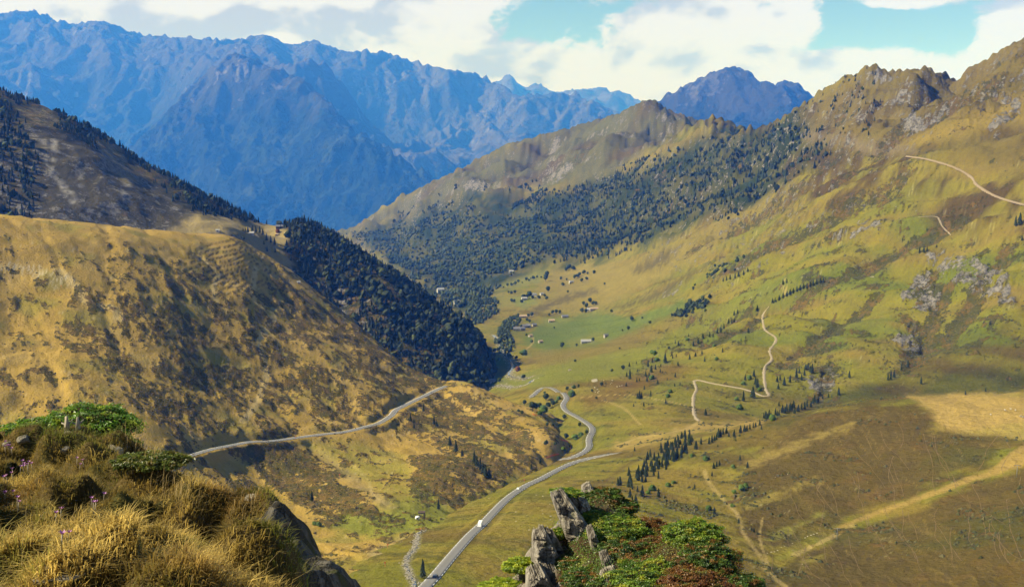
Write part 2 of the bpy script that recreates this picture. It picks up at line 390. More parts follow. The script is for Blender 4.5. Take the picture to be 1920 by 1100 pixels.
H = Layer(H_CP, -0.20, 0.28, 200, 28200, 33200, 60, p=0.3)

# --- relief that the control points leave out
def relief():
    x, y = A.X, A.YY
    rug = 0.55 + 0.45 * sstep(fbm(x / 140, y / 140, 2, 11), -0.3, 0.4)
    A.Z += 5.0 * fbm(x / 85, y / 85, 3, 1) + rug * (3.2 * fbm(x / 32, y / 32, 3, 3) + 1.3 * fbm(x / 9, y / 9, 3, 5))
    g = (x * 0.80 + y * 0.60)                                   # across the fall line
    h = (x * -0.60 + y * 0.80)
    A.Z -= 2.4 * sstep(ridged(g / 60, h / 260, 3, 8), 0.55, 0.95)
    x, y = V.X, V.YY
    U, Vv = project(V.X, V.YY, V.Z)
    k = np.clip(y / 1200, 0.5, 3.0)
    right = sstep(x / y, 0.03, 0.22)
    g = x * 0.80 + y * 0.60; h = x * -0.60 + y * 0.80           # gullies run down to the valley
    V.Z += k * (0.15 + 0.85 * right) * (3.0 * fbm(x / 95, y / 95, 4, 21) + 1.0 * fbm(x / 25, y / 25, 3, 22))
    gul = right * sstep(y, 950, 1300)
    V.Z += gul * k * (48.0 * fbm(g / 125, h / 480, 4, 25) + 12.0 * fbm(g / 36, h / 130, 3, 26) - 8.0 * sstep(ridged(g / 130, h / 700, 3, 28), 0.5, 0.95))
    far = sstep(y, 2100, 3200)
    V.Z += far * (95 * (ridged(g / 700, h / 1100, 5, 31) - 0.45) + 30 * (ridged(g / 230, h / 420, 4, 34) - 0.45) + 12 * fbm(g / 110, h / 200, 3, 33))
    dmk = sstep(y, 3300, 4000) * (1 - sstep(y, 5200, 5800))
    V.Z += dmk * (75 * (ridged(g / 260, h / 900, 5, 44) - .5) + 26 * (ridged(g / 90, h / 300, 4, 45) - .5))
    top = sstep(1 - Vv / 330, 0, 0.5) * right
    V.Z += top * (48 * (ridged(x / 230, y / 230, 5, 36) - 0.45) + 14 * (ridged(x / 70, y / 70, 4, 38) - .45))
    near = (1 - sstep(y, 800, 1000)) * right
    V.Z += near * (2.6 * fbm(x / 45, y / 90, 3, 40) + 1.4 * fbm(x / 22, y / 40, 3, 41) + 0.35 * fbm(x / 5, y / 7, 2, 42))
    V.Z += (1 - right) * 0.5 * fbm(x / 14, y / 14, 3, 43)
    x, y = B.X, B.YY
    B.Z += 16 * (ridged(x / 170, y / 170, 4, 51) - 0.4) + 3 * fbm(x / 30, y / 30, 3, 53)
    x, y = R.X / 2.4, R.YY / 2.4
    wx = x + 220 * fbm(x / 900, y / 900, 2, 61); wy = y + 220 * fbm(x / 900, y / 900, 2, 62)
    Uu, Vr = project(R.X, R.YY, R.Z)
    hi = 0.55 + 0.45 * (1 - sstep(Vr, 150, 380))
    cr = 0.45 + 0.55 * sstep(Vr, 90, 170)
    R.Z += 2.4 * hi * (cr * 430 * (ridged(wx / 1250, wy / 1900, 6, 63, 0.52) - 0.50) + 120 * (ridged(wx / 330, wy / 420, 5, 66) - 0.5) + 34 * (ridged(wx / 110, wy / 140, 4, 69) - .5))
    x, y = S.X / 1.7, S.YY / 1.7
    wx = x + 200 * fbm(x / 800, y / 800, 2, 81); wy = y + 200 * fbm(x / 800, y / 800, 2, 82)
    S.Z += 1.7 * (300 * (ridged(wx / 1100, wy / 1600, 6, 83, 0.52) - 0.50) + 95 * (ridged(wx / 300, wy / 400, 5, 86) - 0.5) + 26 * (ridged(wx / 100, wy / 130, 4, 88) - .5))
    x, y = P.X / 2, P.YY / 2
    P.Z += 520 * (ridged(x / 600, y / 800, 6, 71) - 0.48)
    x, y = H.X, H.YY
    H.Z += 560 * (ridged(x / 1500, y / 1500, 6, 75) - 0.48)
relief()
def fit_skyline(L, pts, y0, y1, sig=6, ymax=1e9, taper=.012):
    """bring the crest of a ridge to the height at which it is seen, keeping its small teeth"""
    pts = np.array(pts, float); ai, si = px_ray(pts[:, 0], pts[:, 1])
    inside = sstep(L.a, ai[0] - taper, ai[0]) * (1 - sstep(L.a, ai[-1], ai[-1] + taper))
    ker = np.exp(-0.5 * (np.arange(-3 * sig, 3 * sig + 1) / sig) ** 2); ker /= ker.sum()
    w = sstep(L.Y, y0, y1); rows = (L.Y >= y0) & (L.Y <= ymax)
    for _ in range(3):
        top = (L.Z / L.YY)[rows].max(0); d = (np.interp(L.a, ai, si) - top) * inside
        d = np.convolve(np.pad(d, 3 * sig, mode='edge'), ker, mode='valid')
        L.Z += d[None, :] * w[:, None] * L.YY
fit_skyline(R, [(-250, 40), (-100, 30), (0, 24), (60, 19), (130, 45), (190, 38), (260, 64), (340, 70), (440, 74), (500, 64), (545, 86), (585, 74), (640, 95), (720, 97), (800, 122), (860, 133), (910, 143), (970, 178), (1075, 174), (1150, 206), (1220, 250), (1300, 300)], 17000, 21000, 4)
fit_skyline(S, [(60, 440), (100, 405), (180, 340), (240, 280), (300, 222), (350, 170), (400, 124), (440, 97), (470, 108), (500, 122), (560, 143), (610, 182), (660, 240), (740, 290), (800, 324), (850, 358)], 12800, 14200, 4)
fit_skyline(P, [(1160, 224), (1240, 184), (1300, 152), (1345, 131), (1378, 124), (1400, 131), (1435, 158), (1480, 150), (1500, 160), (1522, 178), (1580, 225)], 11500, 12800, 3)
fit_skyline(V, [(655, 430), (740, 374), (850, 322), (950, 270), (1080, 236), (1160, 212), (1205, 190), (1220, 183), (1235, 190), (1262, 214)], 3600, 4400, 5, 1e9, .04)
fit_skyline(V, [(1430, 238), (1480, 212), (1520, 182), (1580, 147), (1615, 128), (1640, 121), (1670, 136), (1720, 126), (1745, 126), (1790, 152), (1815, 128), (1850, 110), (1880, 92), (1925, 67), (2080, 30)], 1650, 2000, 8, 3300, .05)
fit_skyline(B, [(-100, 130), (0, 170), (100, 206), (190, 252), (300, 322), (420, 386), (500, 424), (580, 418), (660, 462), (740, 518), (820, 578), (880, 622), (905, 650)], 1550, 1650, 8)
fit_skyline(A, [(-150, 385), (0, 402), (150, 416), (300, 432), (440, 442), (540, 502), (640, 582), (700, 634), (760, 686), (832, 716)], 860, 990, 8)
def carve():
    for line, dep, wd in (([(1700, 325), (1600, 385), (1500, 440), (1400, 490), (1320, 530)], 9, 26), ([(1570, 290), (1500, 340), (1420, 400), (1320, 455), (1250, 490)], 12, 34), ([(1800, 415), (1700, 460), (1620, 500), (1540, 535), (1440, 590), (1340, 640)], 7, 20),
                          ([(1735, 520), (1760, 570), (1745, 620), (1700, 680)], 6, 20), ([(1700, 590), (1730, 640), (1725, 680)], 4, 14), ([(1560, 680), (1545, 715), (1530, 745)], 5, 15), ([(1880, 470), (1820, 560), (1780, 640)], 8, 18), ([(1640, 560), (1560, 620), (1470, 680)], 6, 16),
                          ([(1690, 240), (1640, 300), (1560, 350)], 10, 30), ([(1860, 150), (1780, 200), (1700, 250)], 14, 30), ([(1740, 160), (1720, 200), (1660, 250)], 14, 28), ([(1590, 200), (1540, 260), (1480, 320)], 12, 34), ([(1400, 280), (1330, 340), (1230, 400)], 16, 50), ([(1250, 320), (1160, 380), (1080, 440)], 18, 55), ([(1120, 260), (1060, 320), (980, 370)], 30, 70), ([(1000, 290), (920, 340), (860, 380)], 30, 70)):
        ln = drape([V], line, 5)
        if len(ln) < 3: continue
        for q in range(3):
            for c in (0, 1, 2): ln[1:-1, c] = (ln[:-2, c] + ln[1:-1, c] + ln[2:, c]) / 3
        m = (V.X > ln[:, 0].min() - 4 * wd) & (V.X < ln[:, 0].max() + 4 * wd) & (V.YY > ln[:, 1].min() - 4 * wd) & (V.YY < ln[:, 1].max() + 4 * wd)
        xx, yy = V.X[m], V.YY[m]; d, _ = line_d(xx + wd * .5 * fbm(xx / wd / 2, yy / wd / 2, 2, 91), yy + wd * .5 * fbm(xx / wd / 2, yy / wd / 2, 2, 92), ln[:, :2])
        k = np.clip(1 - d / (wd * 1.6), 0, 1); V.Z[m] -= dep * k ** 1.3; V.gully[m] = np.maximum(V.gully[m], np.clip(1 - d / (wd * 1.1), 0, 1))
V.gully = np.zeros_like(V.Z); carve()

# --- roads, tracks and stream: lines on the ground, the ground levelled under them
ROAD1 = drape([V], [(775,1125),(790,1106),(815,1080),(845,1044),(880,1005),(905,981),(930,955),(955,931),(985,911),(1020,894),(1047,880),(1080,866),(1129,854),(1165,848)], 5)
ROAD2 = drape([V], [(1040,862),(1072,857),(1096,847),(1106,836),(1103,823),(1113,805),(1101,793),(1080,780),(1060,770),(1055,757),(1064,746),(1055,735)], 5)
ROAD3 = drape([V], [(1047,735),(1040,730),(1031,726),(1018,727),(1008,733),(998,742),(985,747)], 5)
ROADL = drape([A], [(270,872),(310,863),(330,858),(400,843),(470,829),(500,826),(560,821),(620,812),(680,803),(712,792),(733,780),(740,768),(760,759),(790,745),(837,723)], 5)
def ease(line, it=3):
    z = line[:, 2].copy()
    for _ in range(it): z[1:-1] = (z[:-2] + z[1:-1] + z[2:]) / 3
    line[:, 2] = z
    for c in (0, 1):
        for _ in range(min(it, 4)): line[1:-1, c] = (line[:-2, c] + line[1:-1, c] + line[2:, c]) / 3
    return line
for r_, hw in ((ROAD1, 3.6), (ROAD2, 3.4), (ROAD3, 3.6)):
    ease(r_, 8); flatten(V, r_, hw + 0.8, 6.0)
ease(ROADL, 12); flatten(A, ROADL, 4.2, 7.0)
TRACKS = {'gravel_track': [(1442,574),(1431,590),(1433,614),(1440,623),(1456,633),(1453,643),(1443,658),(1448,673),(1435,686),(1433,708),(1437,732),(1443,741),(1431,743),(1418,737),(1394,729),(1372,725),(1333,718),(1313,713),(1302,714),(1306,730),(1301,741),(1300,761),(1303,780),(1312,790)]}

# ------------------------------------------------------------------ land cover
GOLD = (0.40, 0.285, 0.075); STRAW = (0.50, 0.37, 0.13); YGREEN = (0.235, 0.225, 0.04); GREEN = (0.12, 0.19, 0.035); LIME = (0.20, 0.25, 0.03)
BROWN = (0.135, 0.085, 0.032); HEATH = (0.085, 0.062, 0.026); SHRUB = (0.06, 0.052, 0.02); RUST = (0.17, 0.075, 0.03)
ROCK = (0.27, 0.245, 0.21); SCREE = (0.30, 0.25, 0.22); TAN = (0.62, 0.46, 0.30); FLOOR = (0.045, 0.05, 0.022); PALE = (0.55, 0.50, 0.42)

def region(U, Vp, poly, w=8.0, nz=None, amp=0.0):
    x0, y0 = np.min(poly, 0) - 60; x1, y1 = np.max(poly, 0) + 60
    m = np.zeros(U.shape); k = (U > x0) & (U < x1) & (Vp > y0) & (Vp < y1)
    sdv = poly_sd(U[k], Vp[k], poly)
    if nz is not None: sdv = sdv + nz[k] * amp
    m[k] = sstep(sdv, -w, w); return m
def trail(x, y, line, half, soft):
    m = np.zeros(x.shape)
    if len(line) < 2: return m
    k = (x > line[:, 0].min() - 30) & (x < line[:, 0].max() + 30) & (y > line[:, 1].min() - 30) & (y < line[:, 1].max() + 30)
    d, _ = line_d(x[k], y[k], line[:, :2]); m[k] = 1 - sstep(d, half, half + soft); return m

def cover_A():
    x, y, z = A.flat(); U, Vp = project(x, y, z)
    n1 = fbm(x / 60, y / 60, 4, 101); n2 = fbm(x / 16, y / 16, 4, 105); n3 = fbm(x / 5, y / 5, 3, 109); n4 = fbm(x / 2.2, y / 2.2, 2, 112)
    c = np.repeat(np.array([GOLD]), len(x), 0)
    c = lerpc(c, STRAW, sstep(n1 + 0.6 * n2, 0.05, 0.5) * 0.7)
    c = lerpc(c, (0.26, 0.235, 0.05), sstep(fbm(x / 45, y / 45, 3, 120) + 0.3 * n2, 0.0, 0.45) * 0.75)
    # scrub: density of bushes over the slope
    dn = np.full(x.shape, 0.02)
    crest = region(U, Vp, [(-300, 330), (480, 400), (560, 500), (470, 545), (300, 480), (180, 470), (-300, 520)], 30)
    mid = region(U, Vp, [(160, 520), (420, 500), (560, 520), (700, 640), (830, 720), (735, 765), (620, 800), (480, 820), (330, 850), (280, 780), (120, 680)], 40)
    low = region(U, Vp, [(440, 840), (540, 830), (640, 900), (720, 960), (690, 975), (600, 970), (500, 900)], 10, n2, 12)
    low2 = region(U, Vp, [(770, 860), (850, 850), (960, 880), (940, 915), (880, 940), (800, 950), (770, 925)], 8, n2, 12)
    spur = region(U, Vp, [(850, 725), (930, 760), (1010, 830), (990, 870), (900, 870), (860, 850), (760, 800), (770, 770), (830, 735)], 12, n2, 10)
    flank = region(U, Vp, [(540, 510), (640, 590), (820, 720), (730, 740), (600, 620), (500, 560)], 15)
    dn += 0.20 * mid - 0.22 * crest + 0.05 * (1 - mid) + 0.42 * low + 0.38 * low2 + 0.30 * spur + 0.12 * flank
    bushy = 0.55 * fbm(x / 38, y / 38, 4, 130) + 0.55 * fbm((x * .8 + y * .6) / 9, (y * .8 - x * .6) / 20, 3, 135) + 0.32 * fbm(x / 3.6, y / 3.6, 2, 137)
    m = sstep(bushy + dn, -0.02, 0.42)
    bc = np.repeat(np.array([SHRUB]), len(x), 0)
    bc = lerpc(bc, (0.075, 0.062, 0.02), sstep(n3 + 0.4 * n4, 0.0, 0.5))
    bc = lerpc(bc, RUST, sstep(fbm(x / 30, y / 30, 3, 140) + 0.5 * n3, 0.22, 0.5) * 0.7)
    A.bush = m
    # grass runs between the bushes
    for line, hw in (([(375,480),(395,500),(408,515),(400,540),(408,568)], 1.6), ([(110, 505), (150, 545), (165, 570), (215, 578), (222, 600)], 2.6), ([(480, 500), (475, 560), (512, 590), (505, 615), (485, 640), (500, 700), (478, 760), (455, 790)], 1.8),
                     ([(660, 870), (690, 900), (700, 925), (735, 955)], 0.8)):
        ln = drape([A], line, 4); t = trail(x, y, ln, hw, hw * 0.8)
        c = lerpc(c, (0.55, 0.44, 0.22), t * 0.8)
    green = region(U, Vp, [(640, 960), (740, 945), (790, 905), (860, 960), (960, 890), (990, 900), (860, 985), (800, 1000), (700, 1010), (600, 990)], 14, n2, 12)
    c = lerpc(c, (0.19, 0.225, 0.03), green * 0.85)
    run = region(U, Vp, [(565, 830), (640, 825), (740, 850), (790, 880), (800, 950), (740, 950), (690, 910), (600, 860)], 14, n2, 14)
    c = lerpc(c, (0.25, 0.24, 0.045), run * 0.75 * (1 - m))
    sandy = region(U, Vp, [(690, 1030), (770, 1005), (775, 1060), (770, 1110), (700, 1110)], 12, n2, 10)
    c = lerpc(c, (0.36, 0.30, 0.17), sandy * 0.8)
    scar = region(U, Vp, [(580, 845), (610, 848), (690, 905), (740, 950), (720, 955), (650, 905)], 7, n2, 8)
    c = lerpc(c, (0.28, 0.23, 0.13), scar * 0.5)
    stones = sstep(fbm(x / 20, y / 20, 2, 150), 0.25, 0.4) * sstep(n4, 0.25, 0.4)
    c = lerpc(c, PALE, stones * 0.4)
    sc2 = region(U, Vp, [(0, 490), (60, 495), (150, 520), (140, 535), (40, 515), (0, 505)], 5, n3, 12)
    c = lerpc(c, PALE, sc2 * sstep(n4, -0.1, 0.3) * 0.8)
    # cattle terraces below the crest: real steps
    ter = region(U, Vp, [(350, 470), (440, 445), (480, 465), (540, 505), (525, 525), (430, 550), (345, 505)], 12)
    return x, y, z, U, Vp, c, m, ter
ax, ay, az_, aU, aV, ac, am, ater = cover_A()
zz = az_ + sstep(am, .4, .7) * (0.7 + 0.9 * fbm(ax / 3.0, ay / 3.0, 2, 160))
ph = (zz + 0.5 * fbm(ax / 25, ay / 25, 2, 161)) / 3.3; fr = ph - np.floor(ph)
step = np.where(fr < 0.72, fr / 0.72 * 0.30, 0.30 + (fr - 0.72) / 0.28 * 0.70)
zz = zz + ater * (step - fr) * 3.3
ac = lerpc(ac, SHRUB, ater * sstep(fr, 0.74, 0.80) * (1 - sstep(fr, 0.92, 0.99)) * 0.85)
A.Z = zz.reshape(A.Z.shape)
flatten(A, ROADL, 4.2, 5.0, -0.15)
mA = ground_mat("hill_grass_and_scrub", 2.0, 0.6, 0.45)
A.mesh('grassy_hillside', mA, ac * np.array((0.76, 0.71, 0.56)), 0.17 + 0.58 * am)

def cover_V():
    x, y, z = V.flat(); U, Vp = project(x, y, z)
    gx, gy = V.normals_slope(); slope = np.hypot(gx, gy)
    g = x * 0.80 + y * 0.60; h = x * -0.60 + y * 0.80
    n1 = fbm(x / 90, y / 90, 4, 201); n2 = fbm(x / 24, y / 24, 4, 205); n3 = fbm(x / 7, y / 7, 3, 209)
    st = fbm(g / 38, h / 260, 4, 213); st2 = fbm(g / 12, h / 90, 3, 217)
    c = np.repeat(np.array([(0.33, 0.27, 0.06)]), len(x), 0)
    c = lerpc(c, YGREEN, sstep(st + 0.4 * n1, -0.15, 0.35) * 0.85)
    c = lerpc(c, LIME, sstep(st2 * 0.6 + n1 * 0.8, 0.15, 0.5) * 0.55)
    c = lerpc(c, (0.30, 0.21, 0.07), sstep(-st - 0.3 * n2, 0.05, 0.4) * 0.7)
    c = lerpc(c, (0.13, 0.12, 0.03), sstep(st2 + 0.5 * n3, 0.12, 0.4) * 0.7)
    c = lerpc(c, (0.16, 0.105, 0.04), sstep(fbm(g / 55, h / 330, 4, 271) + 0.4 * n2, 0.05, 0.35) * 0.65)
    c = lerpc(c, (0.075, 0.08, 0.026), region(U, Vp, [(1480, 800), (1560, 735), (1650, 715), (1760, 690), (1900, 680), (2000, 690), (2000, 745), (1700, 750), (1590, 757), (1430, 798)], 12, n2, 14) * 0.9)
    c = lerpc(c, (0.10, 0.065, 0.03), region(U, Vp, [(1760, 640), (1860, 600), (1940, 580), (1940, 690), (1800, 700), (1700, 740), (1640, 735)], 14, n2, 18) * 0.75)
    hillR = region(U, Vp, [(1400, 420), (1920, 380), (2100, 380), (2100, 700), (1560, 730), (1200, 700), (1250, 560)], 60)
    c = lerpc(c, (0.29, 0.27, 0.035), hillR * sstep(st + n2 * 0.5, -0.2, 0.3) * 0.7)
    c = lerpc(c, (0.16, 0.215, 0.035), hillR * sstep(fbm(g / 60, h / 200, 3, 275) + .5 * n1, 0.02, 0.3) * 0.6)
    # near hill with brown heather, straw crest and strips of grass
    heath = region(U, Vp, [(1390, 880), (1480, 800), (1570, 755), (1720, 752), (1760, 775), (1755, 805), (1850, 800), (1900, 815), (1870, 855), (1850, 880), (1740, 922), (1620, 962), (1540, 1000), (1420, 1040), (1380, 960)], 16, n2 + .6 * n3, 34)
    heath2 = region(U, Vp, [(1400, 1110), (1470, 1060), (1580, 1000), (1720, 958), (1880, 890), (2100, 820), (2100, 1200), (1400, 1200)], 7, n2, 14)
    heath3 = region(U, Vp, [(1130, 905), (1170, 870), (1260, 835), (1200, 860)], 6, n2, 8)
    hb = np.repeat(np.array([(0.155, 0.11, 0.042)]), len(x), 0)
    hb = lerpc(hb, (0.19, 0.12, 0.05), sstep(n2 + 0.3 * n3, 0.0, 0.5))
    hb = lerpc(hb, (0.13, 0.12, 0.038), sstep(n1 + 0.4 * n2, 0.05, 0.45) * 0.8)
    c = c + (hb - c) * np.clip(heath + heath2 + 0.9 * heath3, 0, 0.96)[:, None]
    mixb = region(U, Vp, [(1160, 940), (1300, 860), (1480, 800), (1560, 760), (1400, 900), (1380, 1000), (1420, 1100), (1200, 1100)], 30)
    c = lerpc(c, (0.17, 0.115, 0.045), mixb * sstep(st + 0.6 * n2, -0.05, 0.25) * 0.85)
    straw = region(U, Vp, [(1700, 742), (1930, 735), (2100, 735), (2100, 830), (1920, 826), (1870, 815), (1760, 806), (1750, 775)], 8, n2, 10)
    c = lerpc(c, (0.56, 0.39, 0.19), straw); c = lerpc(c, (0.42, 0.35, 0.12), straw * sstep(n1, 0.0, 0.3) * 0.6)
    band = region(U, Vp, [(1556, 992), (1640, 960), (1740, 922), (1826, 890), (1862, 878), (1890, 850), (1940, 826), (1940, 868), (1880, 884), (1800, 912), (1700, 946), (1600, 982)], 3, n3, 5)
    c = lerpc(c, (0.50, 0.34, 0.16), band * .9)
    for poly, col in (([(1436, 1010), (1500, 975), (1548, 958), (1545, 968), (1490, 995), (1440, 1012)], (0.38, 0.35, 0.09)), ([(1445, 1052), (1490, 1025), (1500, 1032), (1460, 1052)], (0.38, 0.35, 0.09)),
                      ([(1400, 945), (1470, 915), (1530, 895), (1535, 902), (1470, 930), (1400, 955)], (0.44, 0.34, 0.12)), ([(1500, 1052), (1550, 1034), (1552, 1042), (1505, 1062)], (0.40, 0.33, 0.09)),
                      ([(1150, 830), (1300, 795), (1430, 785), (1430, 795), (1310, 808), (1160, 845)], (0.56, 0.39, 0.20)), ([(1400, 860), (1600, 790), (1600, 800), (1400, 880)], (0.44, 0.33, 0.14))):
        c = lerpc(c, col, region(U, Vp, poly, 7, n3 + n2, 12) * 0.7)
    # sheep walks on the heather, wandering down the slope
    wob = x + 7 * fbm(x / 40, y / 50, 3, 230)
    cell = np.abs(perlin(wob / 9, y / 170, 233))
    walk = (1 - sstep(cell, 0.012, 0.04)) * sstep(fbm(x / 30, y / 60, 2, 235), -0.15, 0.1)
    c = lerpc(c, (0.30, 0.22, 0.10), walk * np.clip(heath + heath2, 0, 1) * 0.7)
    # hay meadows and valley fields
    for poly, col in (([(1010, 610), (1120, 585), (1190, 595), (1280, 560), (1300, 575), (1210, 610), (1120, 650), (1020, 660), (975, 640)], (0.16, 0.22, 0.055)),
                      ([(925, 535), (1010, 500), (1050, 498), (1020, 530), (930, 545)], (0.27, 0.27, 0.09)), ([(915, 560), (1010, 545), (1000, 570), (930, 580)], (0.30, 0.27, 0.09)),
                      ([(1015, 600), (1060, 588), (1075, 600), (1030, 612)], (0.24, 0.27, 0.08)), ([(1060, 640), (1130, 622), (1140, 640), (1070, 655)], (0.25, 0.25, 0.07)), ([(1120, 540), (1200, 510), (1230, 520), (1140, 560)], (0.38, 0.31, 0.11)), ([(960, 560), (1040, 545), (1045, 560), (975, 578)], (0.26, 0.29, 0.09)), ([(1050, 505), (1110, 495), (1120, 510), (1060, 522)], (0.36, 0.30, 0.11)),
                      ([(920, 665), (960, 672), (960, 685), (930, 690), (915, 680)], (0.13, 0.22, 0.045)), ([(1000, 660), (1120, 650), (1250, 600), (1400, 560), (1300, 640), (1150, 690), (1010, 690)], (0.27, 0.21, 0.07)),
                      ([(930, 700), (1000, 700), (1010, 720), (900, 730)], (0.20, 0.22, 0.06)), ([(1000, 690), (1200, 650), (1420, 540), (1430, 560), (1200, 700), (1020, 725), (940, 728)], (0.24, 0.25, 0.045)),
                      ([(1030, 500), (1180, 490), (1330, 420), (1500, 330), (1490, 370), (1300, 490), (1150, 570), (1040, 590), (1000, 560)], (0.33, 0.26, 0.09))):
        mm = region(U, Vp, poly, 7, n2, 8)
        c = lerpc(c, col, mm * 0.85)
    c = lerpc(c, (0.17, 0.075, 0.035), region(U, Vp, [(1090, 745), (1160, 715), (1260, 680), (1300, 690), (1200, 735), (1100, 765)], 14, n2, 14) * 0.55)
    # ravines in the side of the valley
    for poly in ([(1000, 578), (1060, 555), (1120, 540), (1120, 548), (1060, 567), (1000, 588)], [(1140, 580), (1200, 560), (1260, 530), (1300, 505), (1300, 515), (1240, 555), (1180, 575)], [(1180, 505), (1230, 480), (1280, 460), (1250, 490), (1195, 515)]):
        c = lerpc(c, (0.14, 0.115, 0.06), region(U, Vp, poly, 5, n3 + n2, 9) * 0.8)
    # woods' floor
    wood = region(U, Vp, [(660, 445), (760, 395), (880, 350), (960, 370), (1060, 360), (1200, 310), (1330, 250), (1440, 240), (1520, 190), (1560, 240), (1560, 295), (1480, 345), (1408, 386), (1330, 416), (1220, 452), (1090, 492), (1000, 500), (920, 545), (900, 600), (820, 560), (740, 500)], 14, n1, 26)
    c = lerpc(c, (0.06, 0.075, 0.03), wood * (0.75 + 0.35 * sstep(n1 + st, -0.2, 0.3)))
    # far grass mountain
    dm = region(U, Vp, [(640, 440), (850, 315), (1080, 225), (1220, 170), (1290, 225), (1200, 300), (1060, 350), (900, 350), (740, 410)], 12, n1, 18)
    c = lerpc(c, (0.165, 0.155, 0.10), dm * 0.95); c = lerpc(c, (0.15, 0.10, 0.06), dm * sstep(fbm(x / 300, y / 300, 4, 240), 0.0, 0.3) * 0.7)
    c = lerpc(c, (0.10, 0.085, 0.045), dm * sstep(fbm(g / 80, h / 260, 4, 243) + .4 * n1, 0.05, 0.3) * 0.65); c = lerpc(c, (0.17, 0.17, 0.085), dm * sstep(fbm(x / 220, y / 220, 4, 245), 0.05, 0.35) * .6)
    crag = np.zeros(len(x)); rk = np.zeros(len(x))
    # high ground: heather, scree and crag
    high = region(U, Vp, [(1480, 300), (1620, 270), (1760, 290), (1940, 330), (1940, 450), (1860, 440), (1760, 420), (1700, 330), (1560, 400), (1440, 380)], 30, n1, 30)
    c = lerpc(c, (0.115, 0.072, 0.035), high * sstep(n1 + 0.5 * n2, -0.25, 0.15) * 0.9)
    topr = region(U, Vp, [(1500, 200), (1640, 110), (1800, 130), (1940, 50), (2100, 30), (2100, 330), (1900, 320), (1700, 280), (1520, 270)], 25)
    c = lerpc(c, (0.22, 0.165, 0.06), topr * 0.8); c = lerpc(c, (0.12, 0.08, 0.035), topr * sstep(n1 * 0.8 + 0.5 * n2, 0.0, 0.35) * 0.75)
    c = lerpc(c, (0.40, 0.29, 0.09), topr * region(U, Vp, [(1690, 270), (1800, 215), (1930, 175), (2100, 150), (2100, 230), (1900, 225), (1760, 265)], 14, n2, 16) * 0.75)
    band4 = region(U, Vp, [(1505, 250), (1560, 252), (1620, 262), (1710, 275), (1720, 285), (1640, 292), (1560, 268), (1505, 262)], 5, n2, 8)
    c = lerpc(c, (0.27, 0.21, 0.19), band4 * 0.85)
    for poly in ([(1690, 545), (1720, 505), (1745, 510), (1765, 560), (1765, 590), (1720, 580), (1685, 560)], [(1675, 640), (1700, 590), (1728, 630), (1728, 665), (1690, 665)], [(1505, 715), (1540, 690), (1580, 690), (1560, 740), (1530, 745)], [(1720, 470), (1800, 470), (1900, 520), (1905, 570), (1830, 560), (1740, 500)],
                 [(1560, 440), (1620, 420), (1680, 395), (1650, 420), (1590, 450)], [(1680, 235), (1710, 205), (1730, 230), (1720, 245)], [(1840, 245), (1880, 205), (1910, 180), (1920, 200), (1870, 240)], [(1630, 135), (1660, 130), (1670, 150), (1640, 158)]):
        mm = region(U, Vp, poly, 8, n2, 14)
        rk = np.maximum(rk, mm * (0.56 + 0.3 * n2))
        crag = crag + mm * 5.0 * (np.floor(3 * (n2 + .5)) / 3 + ridged(x / 14, y / 14, 3, 281) - .6)
    c = lerpc(c, PALE, sstep(fbm(x / 40, y / 40, 2, 250), 0.2, 0.45) * sstep(fbm(x / 3, y / 3, 2, 251), 0.32, 0.5) * 0.5 * sstep(x / y, 0.05, 0.2))
    # trails
    for line, hw in (([(1320, 880), (1330, 905), (1362, 942), (1385, 968), (1395, 1000), (1420, 1035), (1440, 1060)], 0.9), ([(1362, 942), (1395, 930)], 0.7), ([(1430, 1060), (1450, 1080), (1480, 1105)], 1.0), ([(1440, 1055), (1425, 1010), (1430, 970)], 0.5), ([(1490, 1040), (1600, 985)], 1.5),
                     ([(1475, 520), (1465, 535), (1478, 548)], 1.2), ([(1312, 790), (1280, 806), (1200, 820), (1160, 835)], 2.4), ([(1080, 745), (1180, 740), (1290, 760)], 0.8), ([(1200, 795), (1170, 765), (1130, 750)], 0.7),
                     ([(995, 625), (1000, 640), (985, 655), (960, 660)], 1.4)):
        c = lerpc(c, TAN, trail(x, y, drape([V], line, 4), hw * .75, hw) * 0.6)
    shr = sstep(0.5 * fbm(x / 30, y / 30, 3, 260) + 0.6 * fbm(x / 6, y / 6, 3, 262), 0.30, 0.42) * (1 - straw) * (1 - band) * sstep(x / y, 0.03, 0.15) * (1 - 0.8 * np.clip(heath + heath2, 0, 1))
    # river bed and banks
    bed = np.zeros(len(x))
    for line, hw in (RIVER, RIVER2, STREAM): bed = np.maximum(bed, trail(x, y, line, hw * 1.1, hw * 0.7))
    c = lerpc(c, (0.30, 0.27, 0.21), bed * 0.8)
    V.shrub = shr; V.crag = crag
    gl = V.gully.ravel()
    V.dens = np.clip(0.10 + 0.42 * sstep(gl, .15, .8) + 0.48 * sstep(0.6 * st2 + 0.5 * n2 + 0.3 * n1, -0.1, 0.45) * sstep(x / y, 0.02, 0.15) + 0.3 * shr - 0.15 * wood - 0.4 * straw - 0.5 * band + 0.12 * hillR - 0.25 * bed, 0, 0.8)
    V.dens *= 1 - 0.6 * region(U, Vp, [(920, 690), (930, 520), (1050, 490), (1330, 480), (1300, 580), (1120, 660), (1000, 720)], 15)
    V.rock = np.clip(rk + 0.40 * sstep(slope, 0.75, 1.2) * sstep(y, 1200, 1600) + 0.20 * topr * sstep(n2 + n1, 0.0, 0.4) + 0.45 * dm * sstep(st + .5 * n1, 0.0, 0.4), 0, 0.85)
    return c
RIVER = (drape([V], [(925, 628), (935, 640), (940, 655), (950, 668), (960, 680), (962, 690), (955, 702), (968, 708), (985, 710), (997, 706)], 4), 4.5)
